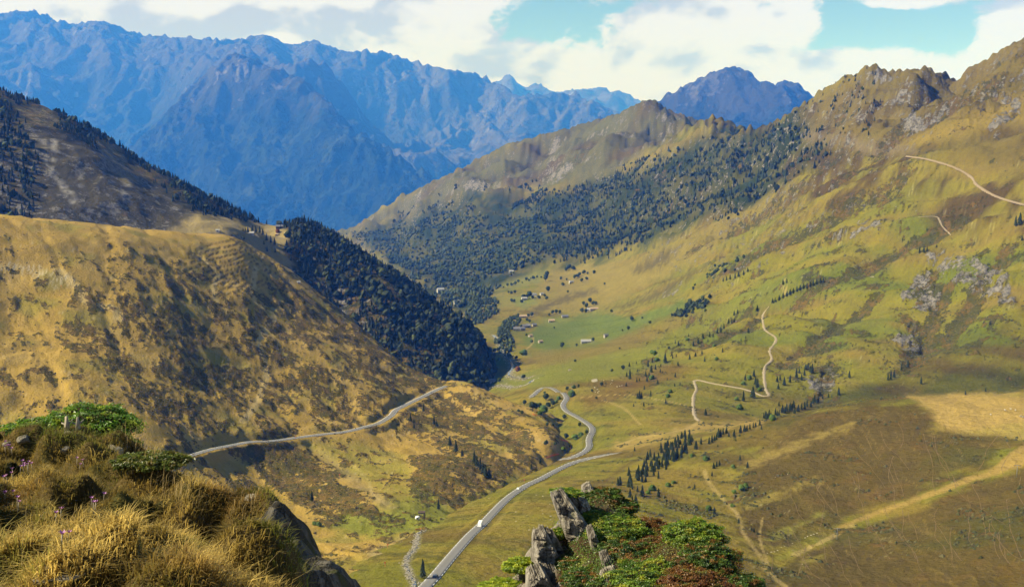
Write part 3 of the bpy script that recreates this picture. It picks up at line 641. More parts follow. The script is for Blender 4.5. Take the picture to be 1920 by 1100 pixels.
RIVER2 = (drape([V], [(1000, 712), (985, 722), (960, 726), (935, 722), (918, 728)], 4), 2.8)
STREAM = (drape([V, A], [(795, 995), (785, 1000), (780, 1025), (765, 1045), (762, 1060), (770, 1080), (778, 1096), (770, 1120)], 4), 1.6)
vc = cover_V()
V.Z += V.shrub.reshape(V.Z.shape) * 0.8 + V.crag.reshape(V.Z.shape)
for r_, hw in ((ROAD1, 3.6), (ROAD2, 3.4), (ROAD3, 3.6)): flatten(V, r_, hw + 0.4, 3.0, -0.05)
mV = ground_mat("valley_grass", 4.5, 0.7, 0.5, ss=8.0)
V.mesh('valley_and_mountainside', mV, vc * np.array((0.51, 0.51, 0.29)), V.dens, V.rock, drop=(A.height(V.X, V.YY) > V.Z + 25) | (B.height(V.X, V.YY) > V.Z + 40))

def cover_B():
    x, y, z = B.flat(); U, Vp = project(x, y, z)
    gx, gy = B.normals_slope(); slope = np.hypot(gx, gy)
    n1 = fbm(x / 80, y / 80, 4, 301); n2 = fbm(x / 22, y / 22, 4, 305)
    c = np.repeat(np.array([(0.11, 0.095, 0.05)]), len(x), 0)
    c = lerpc(c, (0.09, 0.08, 0.035), sstep(n1, 0.0, 0.3) * 0.8)
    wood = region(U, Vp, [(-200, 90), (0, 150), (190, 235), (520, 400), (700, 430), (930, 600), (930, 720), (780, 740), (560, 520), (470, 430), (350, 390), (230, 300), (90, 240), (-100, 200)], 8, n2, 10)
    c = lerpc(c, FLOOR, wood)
    mead = region(U, Vp, [(370, 400), (440, 410), (520, 420), (545, 440), (530, 470), (560, 500), (500, 500), (440, 440), (300, 440)], 6, n2, 8)
    c = lerpc(c, (0.40, 0.31, 0.12), mead * 0.95)
    for poly in ([(180, 260), (230, 275), (240, 320), (215, 330), (190, 290)], [(200, 270), (260, 340), (230, 345)], [(245, 295), (290, 330), (270, 335)], [(30, 205), (90, 200), (120, 240), (70, 235)]):
        c = lerpc(c, (0.33, 0.27, 0.13), region(U, Vp, poly, 4, n2, 6) * 0.8)
    for poly in ([(75, 262), (85, 262), (90, 310), (80, 305)], [(97, 262), (106, 265), (104, 320), (98, 320)], [(85, 310), (110, 320), (145, 375), (135, 385)], [(145, 320), (158, 318), (155, 355), (148, 350)], [(228, 345), (245, 345), (240, 380), (230, 385)]):
        c = lerpc(c, PALE, region(U, Vp, poly, 4, n2, 9) * sstep(n2, -.3, .2) * 0.7)
    B.wood = wood * (1 - mead); B.dens = np.clip(.35 + .3 * n1 - .5 * mead + 0.2 * wood, 0, .8); B.rock = np.clip(.36 + .35 * n2 - .4 * mead - .3 * wood + .4 * sstep(slope, .6, 1.0), 0, .7)
    return c
bc_ = cover_B()
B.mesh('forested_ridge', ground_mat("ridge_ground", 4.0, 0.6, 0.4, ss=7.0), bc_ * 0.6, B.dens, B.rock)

def cover_mtn(L, seed, veg, forest, vline, k=1.0, rk=1.0, tan=0.0):
    x, y, z = L.flat(); U, Vp = project(x, y, z); f0 = L.Y.mean() / 8000.0
    gx, gy = L.normals_slope(); slope = np.hypot(gx, gy)
    n1 = fbm(x / 600 / f0, y / 600 / f0, 4, seed); n2 = fbm(x / 120 / f0, y / 120 / f0, 4, seed + 5)
    f = sstep(Vp + 70 * n1 + 35 * n2, *vline) * (1 - 0.8 * tan * sstep(U, 660, 760) * sstep(330 - Vp, 0, 40))
    c = lerpc(np.repeat(np.array([veg]), len(x), 0).astype(float), forest, f * 0.95)
    c = lerpc(c, (0.17, 0.15, 0.085), tan * sstep(U, 660, 780) * sstep(n1 + .5 * n2, -.35, .1) * .85); c = lerpc(c, (0.13, 0.11, 0.075), tan * (1 - sstep(U, 660, 780)) * sstep(190 - Vp + 60 * n1, 0, 80) * .8)
    rock = np.clip((0.12 + 0.75 * n1 + 0.6 * n2 + 0.25 * sstep(slope, .5, 1.0)) * (1 - 0.75 * f) * rk, 0, 0.85)
    return c * k, 0.25 + 0.3 * f, rock
c_, d_, r_ = cover_mtn(R, 401, (0.062, 0.068, 0.042), (0.022, 0.040, 0.022), (170, 300), 0.55, .8, 1.0)
R.mesh('distant_mountain_range', ground_mat("far_rock", 70.0, 0.8, 0.5, (0.016, 0.030, 0.017), (0.036, 0.050, 0.028), (0.15, 0.14, 0.13), 260.0), c_, d_, r_)
c_, d_, r_ = cover_mtn(S, 421, (0.085, 0.082, 0.05), (0.014, 0.026, 0.015), (120, 260), 0.6, 1.0)
S.mesh('mountain_spur', ground_mat("spur_rock", 55.0, 0.8, 0.5, (0.012, 0.024, 0.014), (0.028, 0.040, 0.022), (0.15, 0.14, 0.13), 210.0), c_, d_, r_)
c_, d_, r_ = cover_mtn(P, 431, (0.050, 0.046, 0.03), (0.018, 0.026, 0.016), (170, 260), 0.7, 1.2)  # cloud shadow over this peak put into its darker rock and forest colours
P.mesh('dark_peak', ground_mat("cloud_shade_tinted_rock", 50.0, 0.7, 0.4, (0.016, 0.022, 0.014), (0.03, 0.034, 0.02), (0.085, 0.08, 0.075), 130.0), c_, d_, r_)
c_, d_, r_ = cover_mtn(H, 451, (0.10, 0.08, 0.06), (0.03, 0.03, 0.02), (230, 300), 0.8)
H.mesh('distant_ridge', ground_mat("farthest_rock", 120.0, 0.6, 0.4, (0.016, 0.022, 0.014), (0.03, 0.034, 0.02), (0.2, 0.18, 0.16), 200.0), c_, d_, r_)

# ------------------------------------------------------------------ roads as ribbons with their painted lines
def ribbon(line, offs, lift):
    """quads along a line; offs: list of side offsets in metres, each column a vertex row"""
    p = np.asarray(line); t = np.gradient(p[:, :2], axis=0); t /= np.linalg.norm(t, axis=1)[:, None] + 1e-9
    nrm = np.c_[t[:, 1], -t[:, 0]]
    rows = []
    for o in offs:
        o = np.broadcast_to(o, (len(p),)); rows.append(np.c_[p[:, 0] + nrm[:, 0] * o, p[:, 1] + nrm[:, 1] * o, p[:, 2] + lift])
    v = np.stack(rows, 1); n, k = v.shape[:2]; idx = np.arange(n * k).reshape(n, k)
    f = np.stack([idx[:-1, :-1], idx[:-1, 1:], idx[1:, 1:], idx[1:, :-1]], -1).reshape(-1, 4)
    return v.reshape(-1, 3), f
def resample(line, step):
    p = np.asarray(line); d = np.r_[0, np.cumsum(np.linalg.norm(np.diff(p, axis=0), axis=1))]
    s = np.arange(0, d[-1], step); return np.c_[[np.interp(s, d, p[:, k]) for k in range(3)]].T
asphalt = plain_mat("worn_asphalt", (0.165, 0.158, 0.15), 0.9, 0.1, 0.25, 0.6)
white_paint = plain_mat("road_paint", (0.8, 0.8, 0.78), 0.7, 0.2, 0.15, 2.0)
gravel = plain_mat("pale_gravel", (0.27, 0.22, 0.15), 0.95, 0.05, 0.3, 0.8)
def make_road(line, half, label, dashes=True):
    r = resample(line, 3.0)
    v, f = ribbon(r, [-half, -half * .4, half * .4, half], 0.10)
    # sides reach down into the ground so the road has a body
    k = len(v); left = v[0::4] - (0, 0, 1.2); right = v[3::4] - (0, 0, 1.2); n = len(r)
    vv = np.vstack([v, left, right]); a = np.arange(n - 1)
    fl = np.c_[a * 4, (a + 1) * 4, k + a + 1, k + a]; frr = np.c_[a * 4 + 3, k + n + a, k + n + a + 1, (a + 1) * 4 + 3]
    o = link('road', mesh_np('road', vv, np.vstack([f, fl, frr]), asphalt), kind='structure', label=label)
    r2 = resample(line, 1.5); mv, mf, b = [], [], 0
    for side in (-1, 1):
        for i in range(0, len(r2) - 3, 4 if dashes else 2):
            seg = r2[i:i + 3]; c = side * (half - 0.35)
            q, g = ribbon(seg, [c - 0.11, c + 0.11], 0.13); mv.append(q); mf.append(g + b); b += len(q)
    if mv: link('edge_line_dashes', mesh_np('edge_line_dashes', np.vstack(mv), np.vstack(mf), white_paint), o)
    return o
make_road(ROAD1, 2.8, 'grey asphalt pass road with dashed white edge lines climbing the valley floor')
make_road(ROAD2, 2.9, 'grey asphalt road bending in curves above the hairpin')
make_road(ROAD3, 2.8, 'grey asphalt hairpin loop beside the shrubs on the valley floor')
make_road(ROADL, 2.7, 'narrow pale road cut across the grassy left hillside', False)
def make_track(px, half, lift, label, layers=[V], mat=gravel, jit=0.25):
    ln = ease(resample(drape(layers, px, 6), 2.5), 2)
    for l in layers: flatten(l, ln, half, 1.0)
    w = half * (1 + jit * RNG.normal(size=len(ln)))
    v, f = ribbon(ln, [-w, -w * .3, w * .3, w], lift)
    v[0::4, 2] -= lift; v[3::4, 2] -= lift
    link('gravel_track', mesh_np('gravel_track', v, f, mat), kind='structure', label=label)
make_track(TRACKS['gravel_track'], 1.7, 0.6, 'pale gravel farm track winding down the right slope in hairpins')
make_track([(1723,407),(1745,406),(1760,408),(1767,424),(1785,442)], 1.5, 0.5, 'short pale track bending down below the upper gravel track')
make_track([(1700,294),(1740,300),(1790,315),(1822,333),(1833,348),(1870,370),(1925,386),(1990,400)], 2.6, 1.6, 'pale gravel track across the upper right mountainside', mat=plain_mat("dusty_gravel", (0.24, 0.185, 0.12), 0.95, 0.05, 0.3, 0.8))

def sheep_paths():
    rs = np.random.default_rng(77); vs, fs, b = [], [], 0
    for k in range(44):
        u = rs.uniform(1440, 1915); v = rs.uniform(790, 1040) if u > 1600 else rs.uniform(880, 1060); n = rs.integers(4, 9); pts = [(u, v)]; du = rs.normal(0, 3)
        for _ in range(n):
            du = .6 * du + rs.normal(3, 5); pts.append((pts[-1][0] + du, pts[-1][1] + rs.uniform(9, 17)))
        pts = [p for p in pts if p[1] < 1110 and p[0] < 1960]
        if len(pts) < 3: continue
        ln = drape([V], pts, 4)
        if len(ln) < 4 or np.abs(np.diff(ln[:, 1])).max() > 25: continue
        ln = ease(ln, 2); ln[:, 2] = V.height(ln[:, 0], ln[:, 1]); w = .14 * rs.uniform(.4, 1.5, len(ln)); q, f = ribbon(ln, [-w, w], .10); vs.append(q); fs.append(f + b); b += len(q)
    link('sheep_paths', mesh_np('sheep_paths', np.vstack(vs), np.vstack(fs), plain_mat("trodden_earth", (0.165, 0.118, 0.058), .95, .05, .3, .8)), kind='structure')
sheep_paths()
# ------------------------------------------------------------------ trees
def ico(sub):
    t = (1 + 5 ** 0.5) / 2
    v = [(-1, t, 0), (1, t, 0), (-1, -t, 0), (1, -t, 0), (0, -1, t), (0, 1, t), (0, -1, -t), (0, 1, -t), (t, 0, -1), (t, 0, 1), (-t, 0, -1), (-t, 0, 1)]
    f = [(0, 11, 5), (0, 5, 1), (0, 1, 7), (0, 7, 10), (0, 10, 11), (1, 5, 9), (5, 11, 4), (11, 10, 2), (10, 7, 6), (7, 1, 8), (3, 9, 4), (3, 4, 2), (3, 2, 6), (3, 6, 8), (3, 8, 9), (4, 9, 5), (2, 4, 11), (6, 2, 10), (8, 6, 7), (9, 8, 1)]
    v = [np.array(p, float) / np.linalg.norm(p) for p in v]
    for _ in range(sub):
        cache = {}; nf = []
        def mid(a, b):
            k = (min(a, b), max(a, b))
            if k not in cache:
                m = v[a] + v[b]; v.append(m / np.linalg.norm(m)); cache[k] = len(v) - 1
            return cache[k]
        for a, b, c in f:
            ab, bc, ca = mid(a, b), mid(b, c), mid(c, a); nf += [(a, ab, ca), (b, bc, ab), (c, ca, bc), (ab, bc, ca)]
        f = nf
    return np.array(v), np.array(f)
ICO = [ico(0), ico(1), ico(2)]

def conifer_crown(rs, tiers=7, sides=6, rad=0.2, z0=0.10):
    vs, fs = [], []; b = 0
    for k in range(tiers):
        t = k / tiers
        zb = z0 + (1 - z0) * t * 0.96; zt = min(1.0, zb + (1 - z0) * (1.9 / tiers)); r = rad * (1 - t) ** 0.85 + 0.012
        ph = rs.uniform(0, 6.28); n = sides * 2
        an = ph + np.arange(n) * 2 * np.pi / n + rs.normal(0, 0.07, n)
        rr = r * np.where(np.arange(n) % 2 == 0, rs.uniform(0.85, 1.2, n), rs.uniform(0.45, 0.7, n))
        zz_ = zb + np.where(np.arange(n) % 2 == 0, -0.03, 0.02) + rs.normal(0, 0.008, n)
        off = rs.normal(0, 0.006, 2)
        vs.append(np.vstack([[off[0], off[1], zt], np.c_[off[0] + rr * np.cos(an), off[1] + rr * np.sin(an), zz_]]))
        i = np.arange(n); fs.append(np.c_[np.zeros(n, int), 1 + i, 1 + (i + 1) % n] + b); b += n + 1
    return np.vstack(vs), np.vstack(fs)
def cylinder(p0, p1, r0, r1, n=6):
    p0 = np.asarray(p0, float); p1 = np.asarray(p1, float); d = p1 - p0; d /= np.linalg.norm(d) + 1e-12
    h = np.array((0, 0, 1.0)) if abs(d[2]) < 0.9 else np.array((1.0, 0, 0)); a = np.cross(d, h); a /= np.linalg.norm(a); c = np.cross(d, a)
    an = np.arange(n) * 2 * np.pi / n; ring = np.cos(an)[:, None] * a + np.sin(an)[:, None] * c
    v = np.vstack([p0 + ring * r0, p1 + ring * r1]); i = np.arange(n); j = (i + 1) % n
    side = np.c_[i, j, j + n, i + n]
    return v, [side, np.array([i[::-1]]), np.array([i + n])]
def lumpy(rs, sub, c, r, rough=0.25):
    v, f = ICO[sub]; k = 1 + rs.normal(0, rough, len(v)); return c + v * r * k[:, None], f
def leaf_cloud(rs, centres, radii, n, size):
    """leaf clumps: small bent triangles standing off the outside of several lobes"""
    vs, fs = [], []; which = rs.integers(0, len(centres), n)
    d = rs.normal(size=(n, 3)); d[:, 2] = np.abs(d[:, 2]) * 0.9 - 0.25 * rs.random(n); d /= np.linalg.norm(d, axis=1)[:, None]
    p = centres[which] + d * radii[which] * rs.uniform(0.82, 1.12, n)[:, None]
    t = np.cross(d, rs.normal(size=(n, 3))); t /= np.linalg.norm(t, axis=1)[:, None] + 1e-9; q = np.cross(d, t)
    s = size * rs.uniform(0.6, 1.4, n)[:, None]; lift = d * s * rs.uniform(0.1, 0.6, n)[:, None]
    v = np.stack([p - t * s * .6 - q * s * .4, p + t * s * .6 - q * s * .4 + lift * .3, p + q * s + lift], 1).reshape(-1, 3)
    f = np.arange(3 * n).reshape(-1, 3); return v, f
def broad_crown(rs, lobes=6, sub=1, leaves=260):
    cs, rad, vs, fs, b = [], [], [], [], 0
    for k in range(lobes):
        a = rs.uniform(0, 6.28); rr = rs.uniform(0.0, 0.22) if k else 0.0; z = rs.uniform(0.38, 0.76) if k else 0.58
        r = rs.uniform(0.17, 0.26) if k else 0.31
        c = np.array((rr * math.cos(a), rr * math.sin(a), z)); cs.append(c); rad.append((r, r, r * 0.9))
        v, f = lumpy(rs, sub, c, np.array((r, r, r * .9)) * 0.92, 0.14); vs.append(v); fs.append(f + b); b += len(v)
    v, f = leaf_cloud(rs, np.array(cs), np.array(rad), leaves, 0.075); vs.append(v); fs.append(f + b)
    return np.vstack(vs), np.vstack(fs)

def foliage_mat(name, ca, cb, vcol=False, scale=2.0):
    m, w, b = principled(name, 0.85, 0.15)
    oi = w.n('ShaderNodeObjectInfo'); geo = w.n('ShaderNodeNewGeometry')
    nz = w.noise(geo.outputs['Position'], scale, 4, 0.6)
    if vcol:
        at = w.n('ShaderNodeVertexColor', layer_name='Col')
        sc = w.n('ShaderNodeVectorMath', operation='SCALE', ins={0: at.outputs[0]}); w.set(sc, 'Scale', w.math('ADD', 0.45, w.math('MULTIPLY', nz, 1.1))); col = sc.outputs[0]
    else:
        f = w.math('ADD', w.math('MULTIPLY', oi.outputs['Random'], 0.6), w.math('MULTIPLY', w.math('SUBTRACT', nz, 0.3), 0.9))
        col = w.mixc(f, (*ca, 1), (*cb, 1))
    w.set(b, 'Base Color', col); return m
M_con = foliage_mat("conifer_needles", (0.010, 0.017, 0.008), (0.035, 0.05, 0.015), scale=0.6)
M_brd = foliage_mat("broad_leaves", (0.022, 0.034, 0.013), (0.055, 0.075, 0.02), scale=0.5)
M_bsh = foliage_mat("bright_bush_leaves", (0.045, 0.08, 0.014), (0.11, 0.16, 0.025), scale=0.5)
M_rus = foliage_mat("rusty_leaves", (0.10, 0.035, 0.012), (0.18, 0.07, 0.02), scale=0.5)
M_bark = plain_mat("bark", (0.10, 0.075, 0.05), 0.95, 0.05, 0.3, 4.0)

trs = np.random.default_rng(21)
def join(parts):
    vs, fs, b = [], {}, 0
    for v, f in parts:
        for ff in (f if isinstance(f, list) else [f]): fs.setdefault(ff.shape[1], []).append(ff + b)
        vs.append(v); b += len(v)
    return np.vstack(vs), [np.vstack(x) for x in fs.values()]
CON = []
for k in range(6):
    cv, cf = conifer_crown(trs, 8, 7, (0.20, 0.23, 0.18, 0.26, 0.21, 0.24)[k]); tv, tf = cylinder((0, 0, -0.04), (0, 0, 0.9), 0.022, 0.004, 6)
    CON.append((mesh_np('conifer_crown', cv, cf, M_con, smooth=False), mesh_np('conifer_trunk', tv, tf, M_bark)))
def trunk_limbs(rs):
    parts = [cylinder((0, 0, -0.05), (0, 0, 0.5), 0.035, 0.02, 7)]
    for k in range(4):
        a = rs.uniform(0, 6.28); z = rs.uniform(0.22, 0.4); parts.append(cylinder((0, 0, z), (0.2 * math.cos(a), 0.2 * math.sin(a), z + 0.25), 0.016, 0.006, 5))
    return join(parts)
BRD, BSH, RUS = [], [], []
for k in range(4):
    cv, cf = broad_crown(trs); tv, tf = trunk_limbs(trs)
    tm = mesh_np('broadleaf_trunk', tv, tf, M_bark)
    BRD.append((mesh_np('broadleaf_crown', cv, cf, M_brd, smooth=False), tm))
for k in range(3):
    cv, cf = broad_crown(trs, 7, 1, 240); cv[:, 2] = (cv[:, 2] - 0.28) * 1.25; cv[:, :2] *= 1.5
    sv, sf = join([cylinder((0, 0, -0.1), (0.25 * math.cos(a), 0.25 * math.sin(a), 0.45), 0.02, 0.008, 5) for a in (0.3, 1.9, 3.4, 5.0)])
    sm = mesh_np('bush_stems', sv, sf, M_bark)
    BSH.append((mesh_np('bush_leaves', cv, cf, M_bsh, smooth=False), sm)); RUS.append((mesh_np('rusty_leaves', cv, cf, M_rus, smooth=False), sm))
KINDS = {'c': ('conifer_tree', CON, 'tree'), 'b': ('broadleaf_tree', BRD, 'tree'), 's': ('bush', BSH, 'bush'), 'r': ('bush', RUS, 'bush')}
TREE_COUNT = [0]
def plant(kind, p, h, label, group, wid=1.0):
    name, protos, cat = KINDS[kind]
    crown, trunk = protos[trs.integers(0, len(protos))]
    e = link(name, None, label=label, category=cat, group=group)
    e.location = p; e.rotation_euler = (0, 0, trs.uniform(0, 6.28)); w = h * wid * trs.uniform(0.9, 1.1); e.scale = (w, w, h)
    link('crown', crown, e); link('trunk' if kind in 'cb' else 'stems', trunk, e)
    TREE_COUNT[0] += 1
    return e
def plant_px(layers, lst, org, sc, kind, label, group, wid=1.0, subs=()):
    base_label, base_group = label, group
    for it in lst:
        x, y, hpx = it[:3]; k = it[3] if len(it) > 3 else kind
        label, group = base_label, base_group
        for sub, slb, sgp in subs:
            if sub[0] <= x <= sub[2] and sub[1] <= y <= sub[3]: label, group = slb, sgp
        u, v = org[0] + x / sc, org[1] + y / sc
        h = cast(layers, u, v)
        if h is None: continue
        lb, gp = (label, group)
        if k != kind:
            lb = {'b': 'rounded dark leafy tree ', 's': 'rounded green bush ', 'c': 'dark pointed conifer ', 'r': 'rust coloured bush '}[k] + label.split(' ', 3)[3]; gp = {'b': 'leafy trees ', 's': 'green bushes ', 'c': 'conifers ', 'r': 'rusty bushes '}[k] + group.split(' ', 1)[1]
        plant(k, h + (0, 0, -0.15), hpx / sc * h[1] / F * (1.05 if k != 's' else 1.0), lb, gp, wid)
VA = [V, A]
plant_px([V], [(1235,600,100),(1297,535,50),(1340,545,35),(1305,560,40),(1115,600,55),(1075,640,75),(1105,690,75),(1145,665,55),(1195,640,40),(1190,690,45),(1212,695,25),(1053,730,65),(1085,740,60),(1065,775,60),(1110,755,55,'s'),(905,755,105),(875,730,50),(900,635,45),(840,670,60,'b'),(965,610,30),(975,680,30),(738,690,40,'b'),(640,820,50,'b'),(680,800,30),(550,880,40,'b'),(870,820,45),(1165,800,50),(1040,850,45),(995,940,95),(1015,935,70),(975,935,60),(1100,905,55),(1035,1005,45),(940,1010,35),(1240,980,50),(1330,735,55),(1355,625,45),(1465,570,60),(1520,540,45),(1580,515,35),(1500,445,50),(1545,420,60),(1585,365,50),(1325,820,35),(1375,810,35),(1255,765,30),(1330,420,40),(1360,440,50),(970,780,45),(995,770,35),(420,830,40),(380,840,45),(345,900,50,'s'),(365,880,40,'s'),(315,860,40,'b'),(590,945,35,'b'),(815,745,20),(1270,475,35,'b'),(1130,520,50,'s'),(1110,510,40,'s'),(1160,580,45,'s'),(1280,880,45,'s'),(1260,920,45,'s'),(1440,390,40,'s'),(1455,355,35)],
         (1000, 560), 5.0, 'c', 'small dark conifer scattered on the heath slope above the bending road', 'conifers on the slope above the bending road')
plant_px([V], [(920,215,60),(1020,188,25),(1090,235,35),(890,295,50),(835,305,25),(270,465,65),(405,450,35),(560,400,45),(392,595,35),(810,475,25),(195,280,25),(730,130,35)],
         (1000, 560), 5.0, 'b', 'lone round leafy tree standing in the hay meadows of the valley', 'lone trees in the hay meadows')
plant_px([V], [(860,310,60),(1150,225,40),(1190,210,35),(985,262,40),(1220,405,55),(1165,425,45),(1250,425,45),(1270,420,35),(1190,445,50),(1150,490,50),(1185,490,45),(430,415,40),(410,410,35),(545,400,40),(570,400,35),(575,325,40),(545,328,35),(520,325,30),(650,375,55),(700,365,70),(680,370,50),(630,410,40),(725,372,40),(780,375,40),(850,380,40),(830,355,35),(720,520,45),(690,525,35),(700,575,40),(680,560,35),(900,500,40),(930,495,45),(960,495,40),(870,515,30),(650,850,60,'s'),(720,750,35),(675,690,30),(435,905,40),(590,890,40),(440,1085,50),(340,1095,60),(360,1070,40),(600,985,50,'r'),(650,1060,50),(840,220,70),(850,180,60),(1040,125,60),(1075,130,50),(1015,135,50),(1090,200,45),(1130,180,45),(1170,160,45),(1110,190,40),(1200,160,30),(1255,155,40),(400,830,50),(430,820,45),(490,830,45),(700,610,30),(740,600,30),(630,615,30),(540,640,30),(970,205,35),(1020,210,25),(1050,245,20),(1345,250,25),(1030,320,30)]
         + [(430 + 26 * k + 9 * math.sin(k * 5.1), 285 - 7 * k + 7 * math.sin(k * 3.3), 30 + 12 * math.sin(k * 2.2)) for k in range(15)],
         (840, 480), 4.584, 'b', 'small round leafy tree among the farms and fields of the valley', 'leafy trees among the valley farms',
         subs=(((1140, 400, 1280, 500), 'dense round leafy tree in the clump beside the pinkish barn', 'leafy trees beside the pinkish barn'), ((600, 340, 800, 415), 'dark round leafy tree crowding the upper white farmhouse', 'leafy trees at the upper farmhouse'), ((425, 170, 800, 300), 'small round leafy tree in the hedge row below the wood', 'leafy trees in the hedge row'),
               ((860, 480, 970, 520), 'low round leafy tree in the thicket above the hay field', 'leafy trees above the hay field'), ((1010, 100, 1260, 230), 'dark round leafy tree at the top of the upper meadow', 'leafy trees at the top of the meadow'), ((330, 800, 660, 1100), 'lone round leafy tree by the stony river bend', 'leafy trees by the river bend'), ((400, 300, 600, 420), 'dark round leafy tree left of the upper farmhouse', 'leafy trees left of the farmhouse')))
plant_px([V], [(350,145,50),(380,130,45),(548,110,60),(690,40,40),(713,30,25),(472,295,50),(410,365,35),(250,460,45),(75,475,35),(97,540,45),(17,495,40),(200,525,35,'s'),(0,400,40),(40,380,50),(85,345,50),(125,370,30),(140,330,50),(170,330,40),(205,300,55),(235,290,60),(262,260,55),(300,215,50),(330,215,55),(350,205,45),(180,410,30,'s'),(450,340,25)],
         (1300, 560), 4.584, 'c', 'small dark conifer in the line left of the gravel track', 'conifers left of the gravel track')
plant_px([V], [(445,700,60),(520,670,70),(480,690,50,'s'),(550,770,100),(535,740,80),(510,850,110),(430,880,100),(430,735,40,'s'),(395,950,60,'s'),(370,870,40,'s'),(105,1000,65),(570,790,40,'s')],
         (1300, 560), 4.584, 'c', 'tall dark conifer beside the gravel track below its bend', 'conifers beside the gravel track bend')
plant_px([V], [(745,700,50),(730,775,55),(720,715,55),(780,745,80),(830,720,75),(885,680,90),(910,640,50),(930,700,60),(965,610,60),(985,590,50),(1020,640,90),(1005,630,60),(1045,550,40),(955,660,60),(1340,680,70),(1250,830,70)],
         (1300, 560), 4.584, 'c', 'dark conifer in the row beside the grey landslip', 'conifers beside the grey landslip')
plant_px([V], [(620,1030,75),(650,1020,80),(680,1045,70,'s'),(705,1000,70),(735,1010,60),(735,920,50),(765,980,80),(785,985,70),(800,970,80),(830,960,80),(845,955,70),(860,940,75),(870,985,60),(900,970,70),(930,955,70),(955,950,80),(975,930,80),(1010,930,60),(1040,890,75),(1060,895,60),(1075,890,60),(1110,860,50),(1160,850,45),(1190,850,40),(635,1035,60),(665,1030,70),(720,1010,60),(1025,900,60)],
         (1300, 560), 4.584, 'c', 'dark conifer in the dense row along the gully above the brown hill', 'conifers along the gully above the brown hill')
plant_px([V], [(960,330,70),(985,320,80),(1005,305,60),(1022,295,60),(1040,275,90),(1060,270,80),(1080,250,70),(1110,240,65),(1130,270,50),(1175,270,75),(1190,305,40),(1230,235,75),(1265,225,70),(1285,220,60),(1310,205,60),(1340,190,55),(1360,185,50),(1395,170,60),(1410,205,45),(1450,115,70),(1430,110,60)],
         (1120, 760), 4.584, 'c', 'dark conifer in the row at the top of the brown hill', 'conifers at the top of the brown hill')
plant_px([V], [(320,390,45),(925,470,60,'s'),(925,420,35),(960,460,40),(1000,540,60),(1025,525,55),(1050,515,55),(985,605,50),(1225,470,60),(1290,535,65),(1165,535,45,'s'),(1240,725,60,'s'),(1270,700,50,'s'),(1175,750,40,'s'),(1160,870,40,'s'),(960,895,60,'s'),(1005,930,70),(1215,1010,55),(835,715,50),(610,695,50,'s'),(655,670,40,'s'),(525,785,85),(385,780,110),(345,740,60),(300,720,60),(415,655,60),(525,625,75),(590,550,60),(475,730,70,'s'),(435,760,45,'s'),(810,440,40,'s'),(1425,370,25),(1035,355,30),(1345,1085,50),(330,830,80),(280,790,90),(300,830,70)],
         (1120, 760), 4.584, 'c', 'small dark conifer scattered on the tawny slope below the spruce wood', 'conifers below the spruce wood')
plant_px([V], [(420,470,25),(433,465,25),(452,458,28),(470,448,30),(488,440,30),(503,432,30),(518,425,28),(535,418,30),(550,412,30),(566,405,30),(582,402,30),(598,396,30),(612,390,30),(628,384,30),(645,378,28),(660,374,26),(470,385,28),(488,378,26)],
         (1280, 380), 2.5, 'c', 'dark conifer in the straight row on the green slope', 'conifers in the straight row on the green slope')
plant_px([V], [(190,370,22),(205,365,24),(222,360,26),(245,355,30),(262,348,30),(285,340,26),(305,325,24),(975,830,45),(990,820,40),(962,832,36),(1025,785,36),(1055,770,36),(1117,850,40),(1325,900,25),(1420,885,25),(730,900,40),(1110,238,35),(1130,235,36),(1145,230,26),(1440,572,22),(1190,210,16),(1030,180,16),(1145,130,16),(1590,180,30),(1580,105,60),(1560,110,50)],
         (1280, 380), 2.5, 'c', 'small lone conifer high on the right mountainside', 'conifers high on the right mountainside')
plant_px(VA, [(565,605,65),(1290,655,70),(1390,330,80),(1355,290,60),(1425,350,45),(1495,390,80),(1510,410,70),(1530,430,80),(1545,450,70),(1560,470,80),(1580,480,70),(1205,95,50),(1265,170,60),(1130,150,50),(1150,190,40),(1370,525,25),(605,750,35,'s'),(580,745,30,'s'),(1150,160,30),(1280,180,40)],
         (400, 740), 3.056, 'c', 'dark conifer on the shaded hillside below the left road', 'conifers below the left road')
big = cast(VA, 793, 1083); plant('c', big, 42 * big[1] / F, 'tallest lone conifer standing between the stony stream and the road', None)
plant_px(VA, [(965,525,70),(770,600,55),(835,610,50),(1140,605,60),(1220,690,60),(985,760,90),(1085,750,80,'s'),(1150,720,70,'s'),(760,830,80),(860,830,55),(950,880,60,'s'),(510,360,70),(600,430,120),(640,420,100),(680,400,80),(755,310,100),(720,440,110,'s'),(780,400,80),(830,380,90),(690,470,60,'s'),(1060,260,90,'s'),(1075,170,50,'s'),(1000,190,50),(1130,155,40),(480,470,60),(440,450,50),(690,1030,80,'c'),(590,1090,70,'c'),(900,300,60,'s'),(870,340,50,'s'),(740,240,45)],
         (900, 700), 6.11, 'b', 'round dark leafy shrub beside the creek and the road bends', 'leafy shrubs beside the creek', 1.0)
def fill_poly(layers, poly, n, kind, hm, label, group, rs):
    p = np.array(poly); out = 0
    while out < n:
        u = rs.uniform(p[:, 0].min(), p[:, 0].max()); v = rs.uniform(p[:, 1].min(), p[:, 1].max())
        if poly_sd(np.array([u]), np.array([v]), poly)[0] <= 0: continue
        h = cast(layers, u, v)
        if h is not None: plant(kind, h - (0, 0, 0.2), rs.uniform(*hm), label, group)
        out += 1
wood_px = [(1120 + x / 4.584, 760 + y / 4.584) for x, y in [(140, 720), (150, 680), (230, 620), (400, 530), (440, 440), (560, 370), (720, 270), (820, 270), (830, 330), (900, 330), (870, 370), (650, 490), (500, 570), (470, 650), (350, 680), (300, 710)]]
